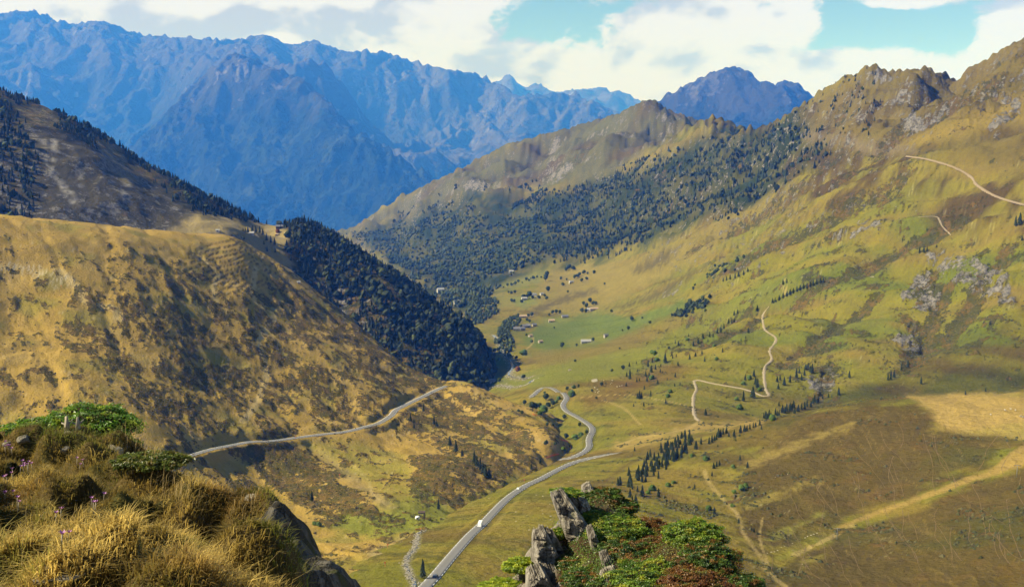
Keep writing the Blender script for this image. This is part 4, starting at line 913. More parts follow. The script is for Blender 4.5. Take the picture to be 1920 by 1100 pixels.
fill_poly([V], wood_px, 105, 'c', (4.5, 8.0), 'dark conifer in the dense spruce wood behind the mossy rock', 'conifers of the dense spruce wood', trs)

# woods and scrub that read as one mass
def forest(name, layer, mask, n, hm, mix, label, rs, px=None, sub=0, side=6, cols=((0.012, 0.022, 0.012), (0.032, 0.045, 0.016))):
    X, Yv, Z = layer.flat(); dY = np.gradient(layer.Y)[:, None] * np.ones_like(layer.X); w = (mask.reshape(layer.X.shape) * layer.X.shape[1] ** 0 * dY * layer.YY).ravel()
    w = np.clip(w, 0, None); w /= w.sum()
    i = rs.choice(len(X), n, p=w)
    da = layer.a[1] - layer.a[0]
    y = Yv[i] + (rs.random(n) - .5) * dY.ravel()[i]; x = (X[i] / Yv[i] + (rs.random(n) - .5) * da) * y
    z = layer.height(x, y); ok = z > -1e8; x, y, z = x[ok], y[ok], z[ok]; n = len(x)
    h = hm[0] + (hm[1] - hm[0]) * rs.random(n) ** 1.5; isc = rs.random(n) < mix(x, y)
    cone = conifer_crown(rs, 3, side // 2 + 1, 0.22, 0.05); cone2 = conifer_crown(rs, 3, side // 2 + 1, 0.19, 0.05)
    V_, F_, C_ = [], [], []; b = 0
    for grp, proto in ((isc & (rs.random(n) < .5), cone), (None, cone2), (~isc, None)):
        if grp is None: grp = isc & ~used
        used = grp if proto is cone else None
        idx = np.where(grp)[0]
        if not len(idx): continue
        if proto is None:
            for sv_ in range(4):
                sub_i = idx[sv_::4]; v, f = lumpy(rs, sub, np.array((0, 0, 0.5)), np.array((0.40, 0.40, 0.52)), 0.26)
                V2, F2, C2 = stamp(v, f, x[sub_i], y[sub_i], z[sub_i], h[sub_i], rs, cols, 1.25); V_.append(V2); F_.append(F2 + b); C_.append(C2); b += len(V2)
        else:
            v, f = proto; V2, F2, C2 = stamp(v, f, x[idx], y[idx], z[idx], h[idx] * 1.25, rs, (np.array(cols[0]) * .75, np.array(cols[0]) * 1.15)); V_.append(V2); F_.append(F2 + b); C_.append(C2); b += len(V2)
    me = mesh_np(name, np.vstack(V_), np.vstack(F_), M_for, np.vstack(C_), smooth=False)
    return link(name, me, kind='stuff', label=label, category='forest')
def stamp(v, f, x, y, z, h, rs, cols, tint=1.0):
    n = len(x); a = rs.uniform(0, 6.28, n); ca, sa = np.cos(a), np.sin(a); sx = h * rs.uniform(0.85, 1.2, n)
    vx = (v[None, :, 0] * ca[:, None] - v[None, :, 1] * sa[:, None]) * sx[:, None] + x[:, None]
    vy = (v[None, :, 0] * sa[:, None] + v[None, :, 1] * ca[:, None]) * sx[:, None] + y[:, None]
    vz = v[None, :, 2] * h[:, None] + z[:, None] - 0.3
    V2 = np.stack([vx, vy, vz], -1).reshape(-1, 3); F2 = (f[None] + (np.arange(n) * len(v))[:, None, None]).reshape(-1, f.shape[1])
    t = (rs.random(n) ** 1.8 * 1.35)[:, None]; c = np.asarray(cols[0]) * (1 - t) + np.asarray(cols[1]) * t * tint
    return V2, F2, np.repeat(c, len(v), 0)
M_for = foliage_mat("forest_leaves", (0, 0, 0), (0, 0, 0), vcol=True, scale=0.25)
frs = np.random.default_rng(5)
bx_, by_, bz_ = B.flat(); bU, bV = project(bx_, by_, bz_)
mB = B.wood * sstep(fbm(bx_ / 60, by_ / 60, 3, 500) + 0.45 * sstep(bU, 430, 520) + 0.35, 0.0, 0.25)
mB = np.maximum(mB, region(bU, bV, [(-200, 150), (0, 205), (45, 245), (75, 300), (68, 420), (-200, 430)], 6) * 1.6)  # dark conifers added on the left spur to stand in for its shadow
mB = mB * (1 - region(bU, bV, [(180, 262), (230, 280), (250, 345), (225, 350), (185, 300)], 4)) * (1 - region(bU, bV, [(240, 300), (290, 330), (285, 338), (240, 312)], 3)) * (1 - region(bU, bV, [(20, 205), (90, 195), (120, 240), (60, 240)], 4)) * (1 - region(bU, bV, [(640, 570), (675, 572), (670, 590), (640, 590)], 4))
forest('forest', B, mB * sstep(bU, 380, 440), 6000, (5, 12.5), lambda x, y: np.clip(0.78 - (x / y + 0.22) * 2.6, 0.3, 0.9), 'dark mixed forest covering the shaded spur left of the river', frs, sub=0, cols=((0.012, 0.02, 0.011), (0.036, 0.045, 0.016)))
forest('forest', B, mB * (1 - sstep(bU, 380, 440)), 2200, (6, 11), lambda x, y: 0.8 + 0 * x, 'conifer forest along the upper left ridge crest and trees added as shade on the left spur', frs, sub=0)
vx_, vy_, vz_ = V.flat(); vU, vV = project(vx_, vy_, vz_)
vn1 = fbm(vx_ / 140, vy_ / 140, 4, 510); vn2 = fbm(vx_ / 45, vy_ / 45, 3, 513)
d1 = region(vU, vV, [(1045, 490), (1030, 440), (1000, 400), (960, 385), (1040, 362), (1130, 335), (1200, 302), (1330, 256), (1420, 250), (1500, 215), (1545, 255), (1560, 290), (1480, 340), (1408, 380), (1367, 408), (1290, 414), (1229, 442), (1162, 478), (1100, 490)], 6, vn2, 12)
d2 = region(vU, vV, [(655, 440), (760, 425), (880, 405), (1000, 410), (1040, 480), (1000, 497), (930, 522), (915, 560), (890, 600), (830, 565), (740, 495)], 8, vn2, 14)
dense = region(vU, vV, [(1045, 485), (1070, 440), (1130, 390), (1220, 360), (1250, 400), (1200, 450), (1110, 485)], 10, vn2, 10)
m1 = d1 * sstep(vn1 + 0.5 * vn2 + 0.16 + 0.6 * dense, -0.05, 0.2) + 0.25 * d1
forest('forest', V, m1, 15500, (6, 12), lambda x, y: 0.75 + 0 * x, 'blue green conifer wood on the far right slope', frs, sub=0, side=4, cols=((0.016, 0.026, 0.014), (0.03, 0.042, 0.018)))
forest('forest', V, d2 * sstep(vn1 + 0.5 * vn2 + 0.25, 0, 0.2) + 0.1 * d2, 7500, (6, 12), lambda x, y: 0.12 + 0 * x, 'leafy wood filling the valley bottom beyond the fields', frs, sub=0, side=4, cols=((0.022, 0.034, 0.016), (0.05, 0.065, 0.024)))
d3 = region(vU, vV, [(740, 400), (850, 345), (960, 360), (1000, 345), (1060, 350), (960, 390), (880, 405), (740, 440)], 8, vn2, 12) * sstep(vn1 + 0.5 * vn2, 0.1, 0.3)
d4 = region(vU, vV, [(1480, 215), (1520, 180), (1600, 140), (1640, 130), (1660, 200), (1640, 250), (1560, 250), (1500, 260)], 8, vn2, 10) * sstep(vn2, -0.1, 0.2)
forest('scrub_wood', V, d3 + 0.0, 900, (7, 12), lambda x, y: 0.4 + 0 * x, 'patchy scrub wood below the far grassy peak', frs, sub=0, side=4)
forest('scrub_wood', V, d4 + 0.0, 500, (4, 8), lambda x, y: 0.7 + 0 * x, 'sparse dark pines along the rocky right ridge', frs, sub=0, side=4)
def scrub(layer, dens, n, size, label, cols, rs):
    X, Yv, Z = layer.flat(); dY = (np.gradient(layer.Y)[:, None] * layer.YY).ravel(); w = dens * dY ** .8; w = w / w.sum(); i = rs.choice(len(X), n, p=w); da = layer.a[1] - layer.a[0]
    y = Yv[i] * (1 + .004 * rs.normal(size=n)); x = (X[i] / Yv[i] + (rs.random(n) - .5) * da) * y; z = layer.height(x, y); ok = z > -1e8; x, y, z = x[ok], y[ok], z[ok]; h = rs.uniform(*size, len(x)); V_, F_, C_, b = [], [], [], 0
    for k in range(3):
        v = np.array([(1, 0, 0), (-1, 0, 0), (0, 1, 0), (0, -1, 0), (0, 0, 1), (0, 0, -1)], float) * rs.uniform(.7, 1.25, (6, 1)) * (.75, .6, .5) + (0, 0, .2); f = np.array([(0, 2, 4), (2, 1, 4), (1, 3, 4), (3, 0, 4), (2, 0, 5), (1, 2, 5), (3, 1, 5), (0, 3, 5)]); V2, F2, C2 = stamp(v, f, x[k::3], y[k::3], z[k::3], h[k::3], rs, cols); V_.append(V2); F_.append(F2 + b); C_.append(C2); b += len(V2)
    link('scrub', mesh_np('scrub', np.vstack(V_), np.vstack(F_), M_for, np.vstack(C_), smooth=False), kind='stuff', label=label, category='scrub')
SC = ((0.035, 0.036, 0.010), (0.10, 0.065, 0.018))
aU2, aV2 = project(*A.flat())
vis = region(aU2, aV2, [(-150, 380), (540, 480), (840, 700), (1050, 800), (1000, 900), (760, 1000), (500, 1000), (300, 880), (-150, 860)], 10)
scrub(A, vis * (sstep(am, .4, .75) + .05), 22000, (.6, 1.6), 'low dark scrub dotted over the grassy left hillside', SC, frs)
scrub(V, np.clip(V.dens - .25, 0, 1) * (vU > 1000) * (vV < 1090) * (vy_ < 2000), 14000, (.7, 2.2), 'low scrub dotted over the right slopes', ((0.045, 0.05, 0.016), (0.09, 0.08, 0.028)), frs)
for poly, n, lb in (([(872, 600), (890, 565), (930, 560), (935, 585), (905, 605), (880, 612)], 260, 'round leafy wood on the knoll above the river'), ([(930, 625), (945, 605), (970, 592), (978, 605), (955, 620), (935, 635)], 140, 'small leafy wood on the bank above the river farms'), ([(925, 640), (955, 625), (970, 650), (955, 670), (935, 660)], 70, 'loose trees lining the river below the farms'),
                    ([(1250, 600), (1280, 575), (1320, 560), (1340, 555), (1330, 575), (1290, 590)], 90, 'low dark thicket in the gully right of the meadows'), ([(1290, 545), (1340, 500), (1410, 480), (1400, 495), (1340, 530)], 60, 'dark thicket line climbing the green slope')):
    forest('thicket', V, region(vU, vV, poly, 2), n, (4, 7.5), lambda x, y: 0.05 + 0 * x, lb, frs, sub=1, cols=((0.022, 0.034, 0.014), (0.05, 0.065, 0.022)))

# ------------------------------------------------------------------ near grassy knoll on the left
K_CP = [(-150,800,12.8),(0,797,13),(60,787,13.2),(150,772,13.5),(220,792,13),(280,835,12.4),(325,868,11.6),(385,895,10.8),(440,906,10.2),(500,912,9.6),(530,945,9.0),(560,980,8.6),(610,1034,7.9),(650,1078,7.3),(690,1125,6.9),
        (0,1000,6.2),(0,1098,4.6),(-200,1000,6.0),(-200,880,9.2),(200,1098,4.7),(400,1098,4.9),(540,1098,5.5),(150,900,9.0),(300,950,8.0),(400,1000,6.9),(0,870,9.6),(470,980,7.4),(260,862,10.9),(100,830,11.2),(200,1000,6.3),(0,1250,3.3),(300,1250,3.4),(600,1250,4.0),
        (-150,920,17),(0,910,17),(150,890,17.5),(280,960,16),(400,1020,14),(515,1030,10.9),(565,1090,9.9),(620,1150,9.1),(700,1250,8.1),(780,1300,7.2),(780,1450,5.6)]
K = Layer(K_CP, -0.62, -0.085, 270, 3.2, 15.5, 270, p=0.5)
kU, kV = project(K.X, K.YY, K.Z)
x, y = K.X, K.YY
KSKY = [(-150, 812), (0, 808), (60, 798), (150, 784), (220, 803), (280, 850), (325, 886), (385, 912), (440, 922), (500, 916), (530, 948), (560, 983), (610, 1037), (650, 1081), (690, 1128)]
edge = sstep(poly_sd(kU.ravel(), kV.ravel(), [(455, 905), (530, 925), (700, 1110), (760, 1300), (620, 1300), (560, 1060), (500, 985)]), -14, 14).reshape(x.shape)
def worley(x, y, cell, seed):
    gx_, gy_ = np.floor(x / cell), np.floor(y / cell); best = np.full(x.shape, 1e9); ox = np.zeros(x.shape); oy = np.zeros(x.shape); idv = np.zeros(x.shape)
    for i in (-1, 0, 1):
        for j in (-1, 0, 1):
            h1 = _grad(gx_ + i, gy_ + j, seed) / 256.0; h2 = _grad(gx_ + i, gy_ + j, seed + 9) / 256.0
            px_ = (gx_ + i + .1 + .8 * h1) * cell; py_ = (gy_ + j + .1 + .8 * h2) * cell; d = np.hypot(x - px_, y - py_)
            m = d < best; best = np.where(m, d, best); ox = np.where(m, x - px_, ox); oy = np.where(m, y - py_, oy); idv = np.where(m, h1, idv)
    return best / cell, ox / cell, oy / cell, idv
f1, _, _, tid = worley(x, y, .62, 600)
lump = (1 - np.clip(f1 / .62, 0, 1) ** 2) * (.45 + .9 * tid) - .45
K.Z += (1 - edge) * (0.30 * lump - 0.05 + 0.20 * fbm(x / 2.2, y / 2.2, 2, 603)) + 0.04 * fbm(x / .2, y / .2, 2, 605)
fit_skyline(K, KSKY, 4.8, 7.0, 3)
gq = x * 0.80 - y * 0.25
K.Z += edge * (0.34 * (ridged(gq / 0.8, y / 3.0, 4, 607) - .5) + 0.06 * fbm(x / .15, y / .5, 3, 609))
kx, ky, kz = K.flat(); kn = fbm(kx / .9, ky / .9, 3, 611); kn2 = fbm(kx / .25, ky / .25, 3, 613)
kc = np.repeat(np.array([(0.085, 0.06, 0.022)]), len(kx), 0); kc = lerpc(kc, (0.055, 0.05, 0.016), sstep(kn, 0, .4)); kc = lerpc(kc, (0.12, 0.085, 0.035), sstep(kn2, 0, .4) * .7)
er = edge.ravel(); kc = lerpc(kc, (0.05, 0.043, 0.034), er); kc = lerpc(kc, (0.10, 0.09, 0.075), er * sstep(kn2 + .5 * kn, 0.05, .4)); kc = lerpc(kc, (0.05, 0.055, 0.018), er * sstep(kn - .5 * kn2, .15, .4))
K.mesh('grassy_knoll', ground_mat("knoll_earth_and_schist", 0.12, 0.9, 0.5, ss=0.3, rock=(0.11, 0.10, 0.085)), kc, 0.2 * (1 - er), er * 0.5)

grs = np.random.default_rng(31)
def field_sample(L, n, mask, rs):
    dY = np.gradient(L.Y)[:, None] * L.YY * mask; w = dY.ravel() ** 0.55 * (mask.ravel() > 0.02); w = w * mask.ravel(); w /= w.sum()
    i = rs.choice(w.size, n, p=w); da = L.a[1] - L.a[0]; dy = np.gradient(L.Y)[i // L.X.shape[1]]
    yy = L.YY.ravel()[i] + (rs.random(n) - .5) * dy; xx = (L.X.ravel()[i] / L.YY.ravel()[i] + (rs.random(n) - .5) * da) * yy
    return xx, yy, np.maximum(L.height(xx, yy), -50)
def blades(px, py, pz, length, width, ang, lean, curl, rs):
    """bent blades: two quads' worth of strip and a tip"""
    n = len(px); dx, dy = np.cos(ang), np.sin(ang); wx, wy = -dy * width, dx * width
    b = np.c_[px, py, pz]
    m = b + np.c_[dx * length * lean * .45, dy * length * lean * .45, length * .55 * (1 - .25 * lean)]
    t = b + np.c_[dx * length * (lean + curl), dy * length * (lean + curl), length * (1 - .55 * lean - .5 * curl)]
    o = np.c_[wx, wy, np.zeros(n)]
    v = np.stack([b - o, b + o, m + o * .75, m - o * .75, t], 1).reshape(-1, 3); k = np.arange(n)[:, None] * 5
    return v, [k + np.array([[0, 1, 2, 3]]), k + np.array([[3, 2, 4]])]
def grass():
    nt = 9800; mask = np.clip(1 - edge * 1.15, 0, 1)
    tx, ty, tz = field_sample(K, nt, mask, grs)
    tU, tV = project(tx, ty, tz)
    big = np.exp(grs.normal(0, .24, nt)); nb = 15
    straw_z = sstep(fbm(tx / 1.3, ty / 1.3, 3, 620) + 0.7 * region(tU, tV, [(-200, 1000), (120, 960), (420, 1010), (520, 1110), (-200, 1110)], 60) + .6 * region(tU, tV, [(230, 800), (330, 830), (480, 890), (400, 910), (270, 860)], 25) - .12, -.1, .5)
    rust_z = sstep(fbm(tx / 1.0, ty / 1.0, 3, 624) + .35 * region(tU, tV, [(380, 900), (520, 940), (600, 1080), (420, 1050)], 40), .05, .45)
    green_z = sstep(fbm(tx / .8, ty / .8, 3, 628) + .5 * region(tU, tV, [(-100, 780), (250, 770), (280, 830), (-100, 840)], 20) + .35 * region(tU, tV, [(-200, 1050), (60, 1020), (80, 1110), (-200, 1110)], 20) + .4 * region(tU, tV, [(420, 895), (510, 895), (510, 925), (420, 920)], 10), .06, .42)
    c = np.repeat(np.array([(0.22, 0.155, 0.045)]), nt, 0); c = lerpc(c, (0.50, 0.36, 0.12), straw_z); c = lerpc(c, (0.19, 0.10, 0.03), rust_z * .75); c = lerpc(c, (0.12, 0.14, 0.025), green_z * .8)
    c *= np.array((1.35, 1.35, 1.1))
    _, twx, twy, ttid = worley(tx, ty, .62, 600)
    c *= (grs.uniform(.55, 1.2, nt) * (.72 + .28 * sstep(fbm(tx / .5, ty / .5, 2, 640), -.3, .3)))[:, None]
    i = np.repeat(np.arange(nt), nb); n = len(i)
    ang = grs.uniform(0, 2 * np.pi, n); wind = .3
    rad = grs.random(n) ** .5 * .085 * big[i]
    L_ = grs.uniform(.04, .105, n) * big[i] * (1 + .35 * straw_z[i]); lean = grs.uniform(.15, .75, n); curl = grs.uniform(.05, .38, n)
    dx = .9 * np.cos(ang) + .30 + 2.2 * twx[i]; dy = .9 * np.sin(ang) - .15 + 2.2 * twy[i]; a2 = np.arctan2(dy, dx)
    px, py = tx[i] + rad * np.cos(ang), ty[i] + rad * np.sin(ang); pz = K.height(px, py); pz = np.where(pz < -1e8, tz[i], pz)
    v, f = blades(px, py, pz - .01, L_, grs.uniform(.0022, .0045, n), a2, lean, curl, grs)
    cc = c[i] * grs.uniform(.7, 1.3, n)[:, None]; cv = np.repeat(cc, 5, 0)
    link('grass', mesh_np('grass', v, f, M_grass, cv, smooth=False), kind='stuff', label='long straw coloured grass covering the near left knoll', category='grass')
    # tall seed stalks
    n = 900; w = np.clip(mask, 0, 1) * (0.10 + 0 * mask)
    w = w + region(kU.ravel(), kV.ravel(), [(225, 790), (310, 800), (340, 880), (480, 890), (490, 920), (330, 900), (250, 850)], 10).reshape(w.shape) * 2.5
    sx, sy, sz = field_sample(K, n, np.clip(w, 0, 3) * mask, grs); an = grs.uniform(-.9, .9, n)
    v, f = blades(sx, sy, sz, grs.uniform(.14, .30, n), np.full(n, .0018), an, grs.uniform(.05, .4, n), grs.uniform(.02, .25, n), grs)
    cv = np.repeat(np.array([(0.50, 0.37, 0.17)]) * grs.uniform(.6, 1.2, n)[:, None], 5, 0)
    link('seed_stalks', mesh_np('seed_stalks', v, f, M_grass, cv, smooth=False), kind='stuff', label='pale dry seed stalks rising from the knoll grass', category='grass')
def grass_mat():
    m = bpy.data.materials.new("dry_grass"); m.use_nodes = True; w = NT(m.node_tree)
    at = w.n('ShaderNodeVertexColor', layer_name='Col')
    d = w.n('ShaderNodeBsdfPrincipled', ins={'Base Color': at.outputs[0], 'Roughness': .7, 'Specular IOR Level': .25})
    t = w.n('ShaderNodeBsdfTranslucent', ins={'Color': at.outputs[0]})
    mx = w.n('ShaderNodeMixShader', ins={0: .5, 1: d.outputs[0], 2: t.outputs[0]}); w.n('ShaderNodeOutputMaterial', ins={0: mx.outputs[0]})
    return m
M_grass = grass_mat(); grass()

def leaves_on(px, py, pz, nrm, size, rs, cols):
    """small oval leaves (two bent quads) scattered over a cushion"""
    n = len(px); p = np.c_[px, py, pz]
    d = nrm + rs.normal(0, .55, (n, 3)); d /= np.linalg.norm(d, axis=1)[:, None]
    t = np.cross(d, rs.normal(size=(n, 3))); t /= np.linalg.norm(t, axis=1)[:, None] + 1e-9; q = np.cross(d, t)
    s = size * rs.uniform(.6, 1.35, n)[:, None]
    v = np.stack([p - t * s, p + q * s * .5 + d * s * .1, p + t * s - d * s * .25, p - q * s * .5 + d * s * .1], 1).reshape(-1, 3)
    return v, np.arange(4 * n).reshape(-1, 4), np.repeat(cols, 4, 0)
def cushion(name, label, cat, group, L, cx, cy, rx, ry, hgt, n, size, pal, rs, seed, lift=0.0, woody=True):
    """a low rounded shrub on ground L: earth-dark twig body under a skin of leaves"""
    v, f = ICO[2]; v = v.copy(); v = v[:, :]; vz0 = L.height(np.array([cx]), np.array([cy]))[0] + lift
    nz = .9 + .42 * fbm(v[:, 0] * 2.1 + seed, v[:, 1] * 2.1 + v[:, 2], 3, seed)
    body = np.c_[v[:, 0] * rx * nz * .93, v[:, 1] * ry * nz * .93, v[:, 2] * hgt * nz * .93]
    e = link(name, None, label=label, category=cat, group=group); e.location = (cx, cy, vz0)
    link('twigs', mesh_np('twigs', body, f, M_twig), e)
    d = rs.normal(size=(n, 3)); d /= np.linalg.norm(d, axis=1)[:, None]; d[:, 2] = np.where(d[:, 2] < -.35, -d[:, 2], d[:, 2])
    kk = .9 + .42 * fbm(d[:, 0] * 2.1 + seed, d[:, 1] * 2.1 + d[:, 2], 3, seed) + .20 * fbm(d[:, 0] * 6 + seed, d[:, 1] * 6 + d[:, 2] * 5, 2, seed + 3) + np.abs(rs.normal(0, .05, n))
    p = d * np.array((rx, ry, hgt)) * kk[:, None]; nr = d / np.array((rx, ry, hgt)); nr /= np.linalg.norm(nr, axis=1)[:, None]
    t1 = sstep(fbm(d[:, 0] * 2.6 + seed, d[:, 1] * 2.6 + d[:, 2] * 2, 3, seed + 7), -.2, .35); t2 = sstep(fbm(d[:, 0] * 3 - seed, d[:, 1] * 3 + d[:, 2] * 2, 3, seed + 9), .0, .35)
    c = np.repeat(np.array([pal[0]]), n, 0); c = lerpc(c, pal[1], t1); c = lerpc(c, pal[2], t2 * .8); c = c * np.array((2.3, 2.2, 1.9)) * rs.uniform(.72, 1.28, n)[:, None]
    vv, ff, cv = leaves_on(p[:, 0], p[:, 1], p[:, 2], nr, size, rs, c)
    link('leaves', mesh_np('leaves', vv, ff, M_leaf, cv, smooth=False), e)
    return e
M_twig = plain_mat("dark_twigs", (0.035, 0.026, 0.014), .95, .05, .4, 20.0)
def leaf_mat():
    m = bpy.data.materials.new("glossy_small_leaves"); m.use_nodes = True; w = NT(m.node_tree)
    at = w.n('ShaderNodeVertexColor', layer_name='Col')
    d = w.n('ShaderNodeBsdfPrincipled', ins={'Base Color': at.outputs[0], 'Roughness': .42, 'Specular IOR Level': .5})
    t = w.n('ShaderNodeBsdfTranslucent', ins={'Color': at.outputs[0]})
    mx = w.n('ShaderNodeMixShader', ins={0: .45, 1: d.outputs[0], 2: t.outputs[0]}); w.n('ShaderNodeOutputMaterial', ins={0: mx.outputs[0]})
    return m
M_leaf = leaf_mat(); lrs = np.random.default_rng(41)
JUN = ((0.035, 0.075, 0.012), (0.075, 0.15, 0.015), (0.16, 0.19, 0.02))
for u, v, Y, rx, hgt, lb in ((175, 788, 13.1, .62, .26, 'bright green juniper cushion on the crest of the near knoll'), (85, 797, 13.0, .55, .16, 'low yellow green juniper at the left of the knoll crest'), (215, 800, 12.8, .32, .20, 'small dark green juniper tuft on the right of the knoll crest'), (285, 905, 9.6, .34, .07, 'dark olive heather cushion in the middle of the near knoll'), (462, 912, 9.7, .28, .10, 'small green cushion beside the pale rock at the knoll edge')):
    p = P3(u, v, Y); cushion('juniper_shrub', lb, 'shrub', 'shrubs on the near knoll', K, p[0], p[1], rx, rx * .7, hgt, int(9000 * rx), .020, JUN if u != 285 else ((0.04, 0.055, 0.012), (0.07, 0.085, 0.015), (0.09, 0.07, 0.018)), lrs, int(u))

# ------------------------------------------------------------------ rocks
def rock_mat(name, a, b_, lichen, s=0.25, stretch=(3.0, 3.0, 0.6)):
    m, w, b = principled(name, 0.9, 0.15); tc = w.n('ShaderNodeTexCoord')
    mp = w.n('ShaderNodeMapping', ins={0: tc.outputs['Object']}); mp.inputs['Scale'].default_value = stretch
    n1 = w.noise(mp.outputs[0], 1 / s, 7, .65); n2 = w.noise(tc.outputs['Object'], .8 / s, 4, .6); n3 = w.noise(mp.outputs[0], 4 / s, 5, .7)
    c = w.mixc(w.smooth(n1, .35, .65), (*a, 1), (*b_, 1)); c = w.mixc(w.math('MULTIPLY', w.smooth(n2, .55, .68), .7), c, (*lichen, 1))
    w.set(b, 'Base Color', c); bp = w.n('ShaderNodeBump', ins={'Strength': .8, 'Distance': s * .25, 'Height': w.math('ADD', n1, w.math('MULTIPLY', n3, .6))}); w.set(b, 'Normal', bp.outputs[0])
    return m
M_rock = rock_mat("grey_schist", (0.06, 0.05, 0.04), (0.36, 0.32, 0.26), (0.11, 0.11, 0.04), .2, (3.0, 3.0, 0.5))
M_pale = rock_mat("pale_stone", (0.20, 0.175, 0.135), (0.40, 0.36, 0.29), (0.20, 0.18, 0.10), .12, (1, 1, 2))
def boulder_mesh(seed, rough=.28, flat=.7, sub=2, mat=None):
    rs = np.random.default_rng(seed); v, f = ICO[sub]; v = v.copy()
    for _ in range(9):                                  # cut by random planes: angular, not round
        d = rs.normal(size=3); d /= np.linalg.norm(d); k = rs.uniform(.55, .85); t = v @ d; v -= np.outer(np.clip(t - k, 0, None), d)
    v *= 1 + .08 * rs.normal(size=len(v))[:, None] * rough; v[:, 2] *= flat
    return mesh_np('boulder', v, f, mat, smooth=False)
BLD = [boulder_mesh(s, mat=M_pale) for s in range(5)]; BLDR = [boulder_mesh(s + 20, mat=M_rock) for s in range(4)]
def boulder(name, p, s, label, group=None, protos=BLD, rs=lrs, cat='rock'):
    o = link(name, protos[rs.integers(0, len(protos))], label=label, category=cat, group=group); o.location = p; o.rotation_euler = (rs.uniform(-.3, .3), rs.uniform(-.3, .3), rs.uniform(0, 6.28)); o.scale = s if hasattr(s, '__len__') else (s, s * rs.uniform(.7, 1), s * rs.uniform(.5, .8))
    return o
for u, v, s, lb in ((508, 922, .12, 'pale upright block at the tip of the knoll edge'), (470, 935, .13, 'lichened grey stone below the green cushion at the knoll edge'), (335, 880, .22, 'dark rounded rock at the step of the knoll'), (130, 808, .10, 'grey stone on the knoll crest beside the bleached stump'), (45, 820, .14, 'grey stone at the left of the knoll crest'), (15, 828, .10, 'leftmost small stone on the knoll crest'), (120, 840, .10, 'dark stone in the grass below the knoll crest'), (215, 840, .16, 'slanting grey stone in the upper knoll grass'), (120, 1075, .13, 'flat pale stone lying in the straw at the bottom left'), (85, 1078, .08, 'small pale stone left of the flat stone at the bottom')):
    h = K.cast(u, v)
    if h is not None: s *= .72; boulder('rock', h + (0, 0, -.02), (s, s * .8, s * (.35 if v > 1000 else .75)), lb, 'rocks on the near knoll', BLD if s < .15 or u == 510 else BLDR)
M_wood = plain_mat("bleached_wood", (0.30, 0.26, 0.20), .85, .1, .3, 12.0)
for u, v, hh, lb in ((126, 806, .17, 'bleached dead stump standing on the knoll crest'), (146, 803, .14, 'forked bleached stump right of the tall one on the crest')):
    h = K.cast(u, v); e = link('dead_stump', None, label=lb, category='stump', group='bleached stumps'); e.location = h
    tv, tf = cylinder((0, 0, -.05), (.01, 0, hh), .035, .012, 7); tv[:, :2] += np.random.default_rng(u).normal(0, .006, (len(tv), 2)); link('stem', mesh_np('stem', tv, tf, M_wood), e)
    for s in (-1, 1): bv, bf = cylinder((0, 0, hh * .3), (s * .07, .02, hh * (.75 if s > 0 else .5)), .016, .006, 6); link('branch', mesh_np('branch', bv, bf, M_wood), e)
# pink autumn crocuses
pet = plain_mat("pink_petals", (0.42, 0.16, 0.42), .5, .3, .15, 30.0); stem_m = plain_mat("pale_stem", (0.35, 0.30, 0.22), .6, .2, .1, 10.0)
def petal_mesh():
    vs, fs = [], []
    for k in range(6):
        a = k * math.pi / 3; c, s = math.cos(a), math.sin(a); q = np.array([(0, 0, 0), (.010, -.007, .016), (.026, 0, .034), (.010, .007, .016)])
        vs.append(np.c_[q[:, 0] * c - q[:, 1] * s, q[:, 0] * s + q[:, 1] * c, q[:, 2]]); fs.append(np.array([[0, 1, 2, 3]]) + 4 * k)
    return mesh_np('petals', np.vstack(vs), np.vstack(fs), pet, smooth=False)
PET = petal_mesh(); sv, sf = cylinder((0, 0, 0), (0, 0, .17), .004, .004, 5); STM = mesh_np('flower_stem', sv, sf, stem_m)
for k, (cx_, cy_, n) in enumerate(((20, 850, 5), (50, 890, 7), (30, 908, 4), (150, 885, 3), (180, 958, 3), (15, 945, 3), (40, 960, 2), (105, 995, 2), (120, 1043, 2), (207, 957, 1))):
    for q in range(n):
        h = K.cast(cx_ + lrs.normal(0, 9), cy_ + lrs.normal(0, 6))
        if h is None: continue
        e = link('crocus_flower', None, label='tiny pink crocus blooming in the grass of the near knoll', category='flower', group='pink crocuses on the near knoll'); e.location = h; e.scale = (.8, .8, .62); e.rotation_euler = (lrs.uniform(-.2, .2), lrs.uniform(-.2, .2), lrs.uniform(0, 6))
        link('stem', STM, e); o = link('petals', PET, e); o.location = (0, 0, .165)

# ------------------------------------------------------------------ mossy crag on the right
M_CP = [(860,1150,13.3),(915,1112,13.4),(960,1082,13.5),(1000,1035,13.8),(1040,985,14.0),(1080,945,14.3),(1120,922,14.5),(1165,945,14.4),(1205,975,14.0),(1250,1000,13.5),(1300,990,13.0),(1340,1018,12.7),(1385,1075,12.3),(1440,1130,11.8),
        (1100,1000,13.2),(1100,1095,12.2),(1200,1030,12.9),(1200,1098,11.9),(1300,1055,12.1),(1300,1110,11.5),(1000,1100,12.7),(1060,1030,13.3),(1150,980,13.6),(1150,1050,12.5),(1250,1060,12.2),(1350,1110,11.6),(1100,1250,10.8),(1300,1250,10.4),(950,1250,11.6),
        (860,1300,15),(960,1230,15.2),(1040,1150,15.6),(1120,1080,16),(1205,1120,15.6),(1300,1130,14.6),(1385,1230,13.8),(1470,1290,13.0)]
Mk = Layer(M_CP, -0.055, 0.27, 170, 10.3, 15.2, 170, p=0.5)
xm, ym = Mk.X, Mk.YY
Mk.Z += .20 * (ridged((xm * .9 + ym * .4) / .35, ym / 1.6, 4, 656) - .5) * sstep(.075 - xm / ym, 0, .03) + .16 * fbm(xm / .7, ym / .7, 3, 650) + .05 * fbm(xm / .2, ym / .2, 3, 652)
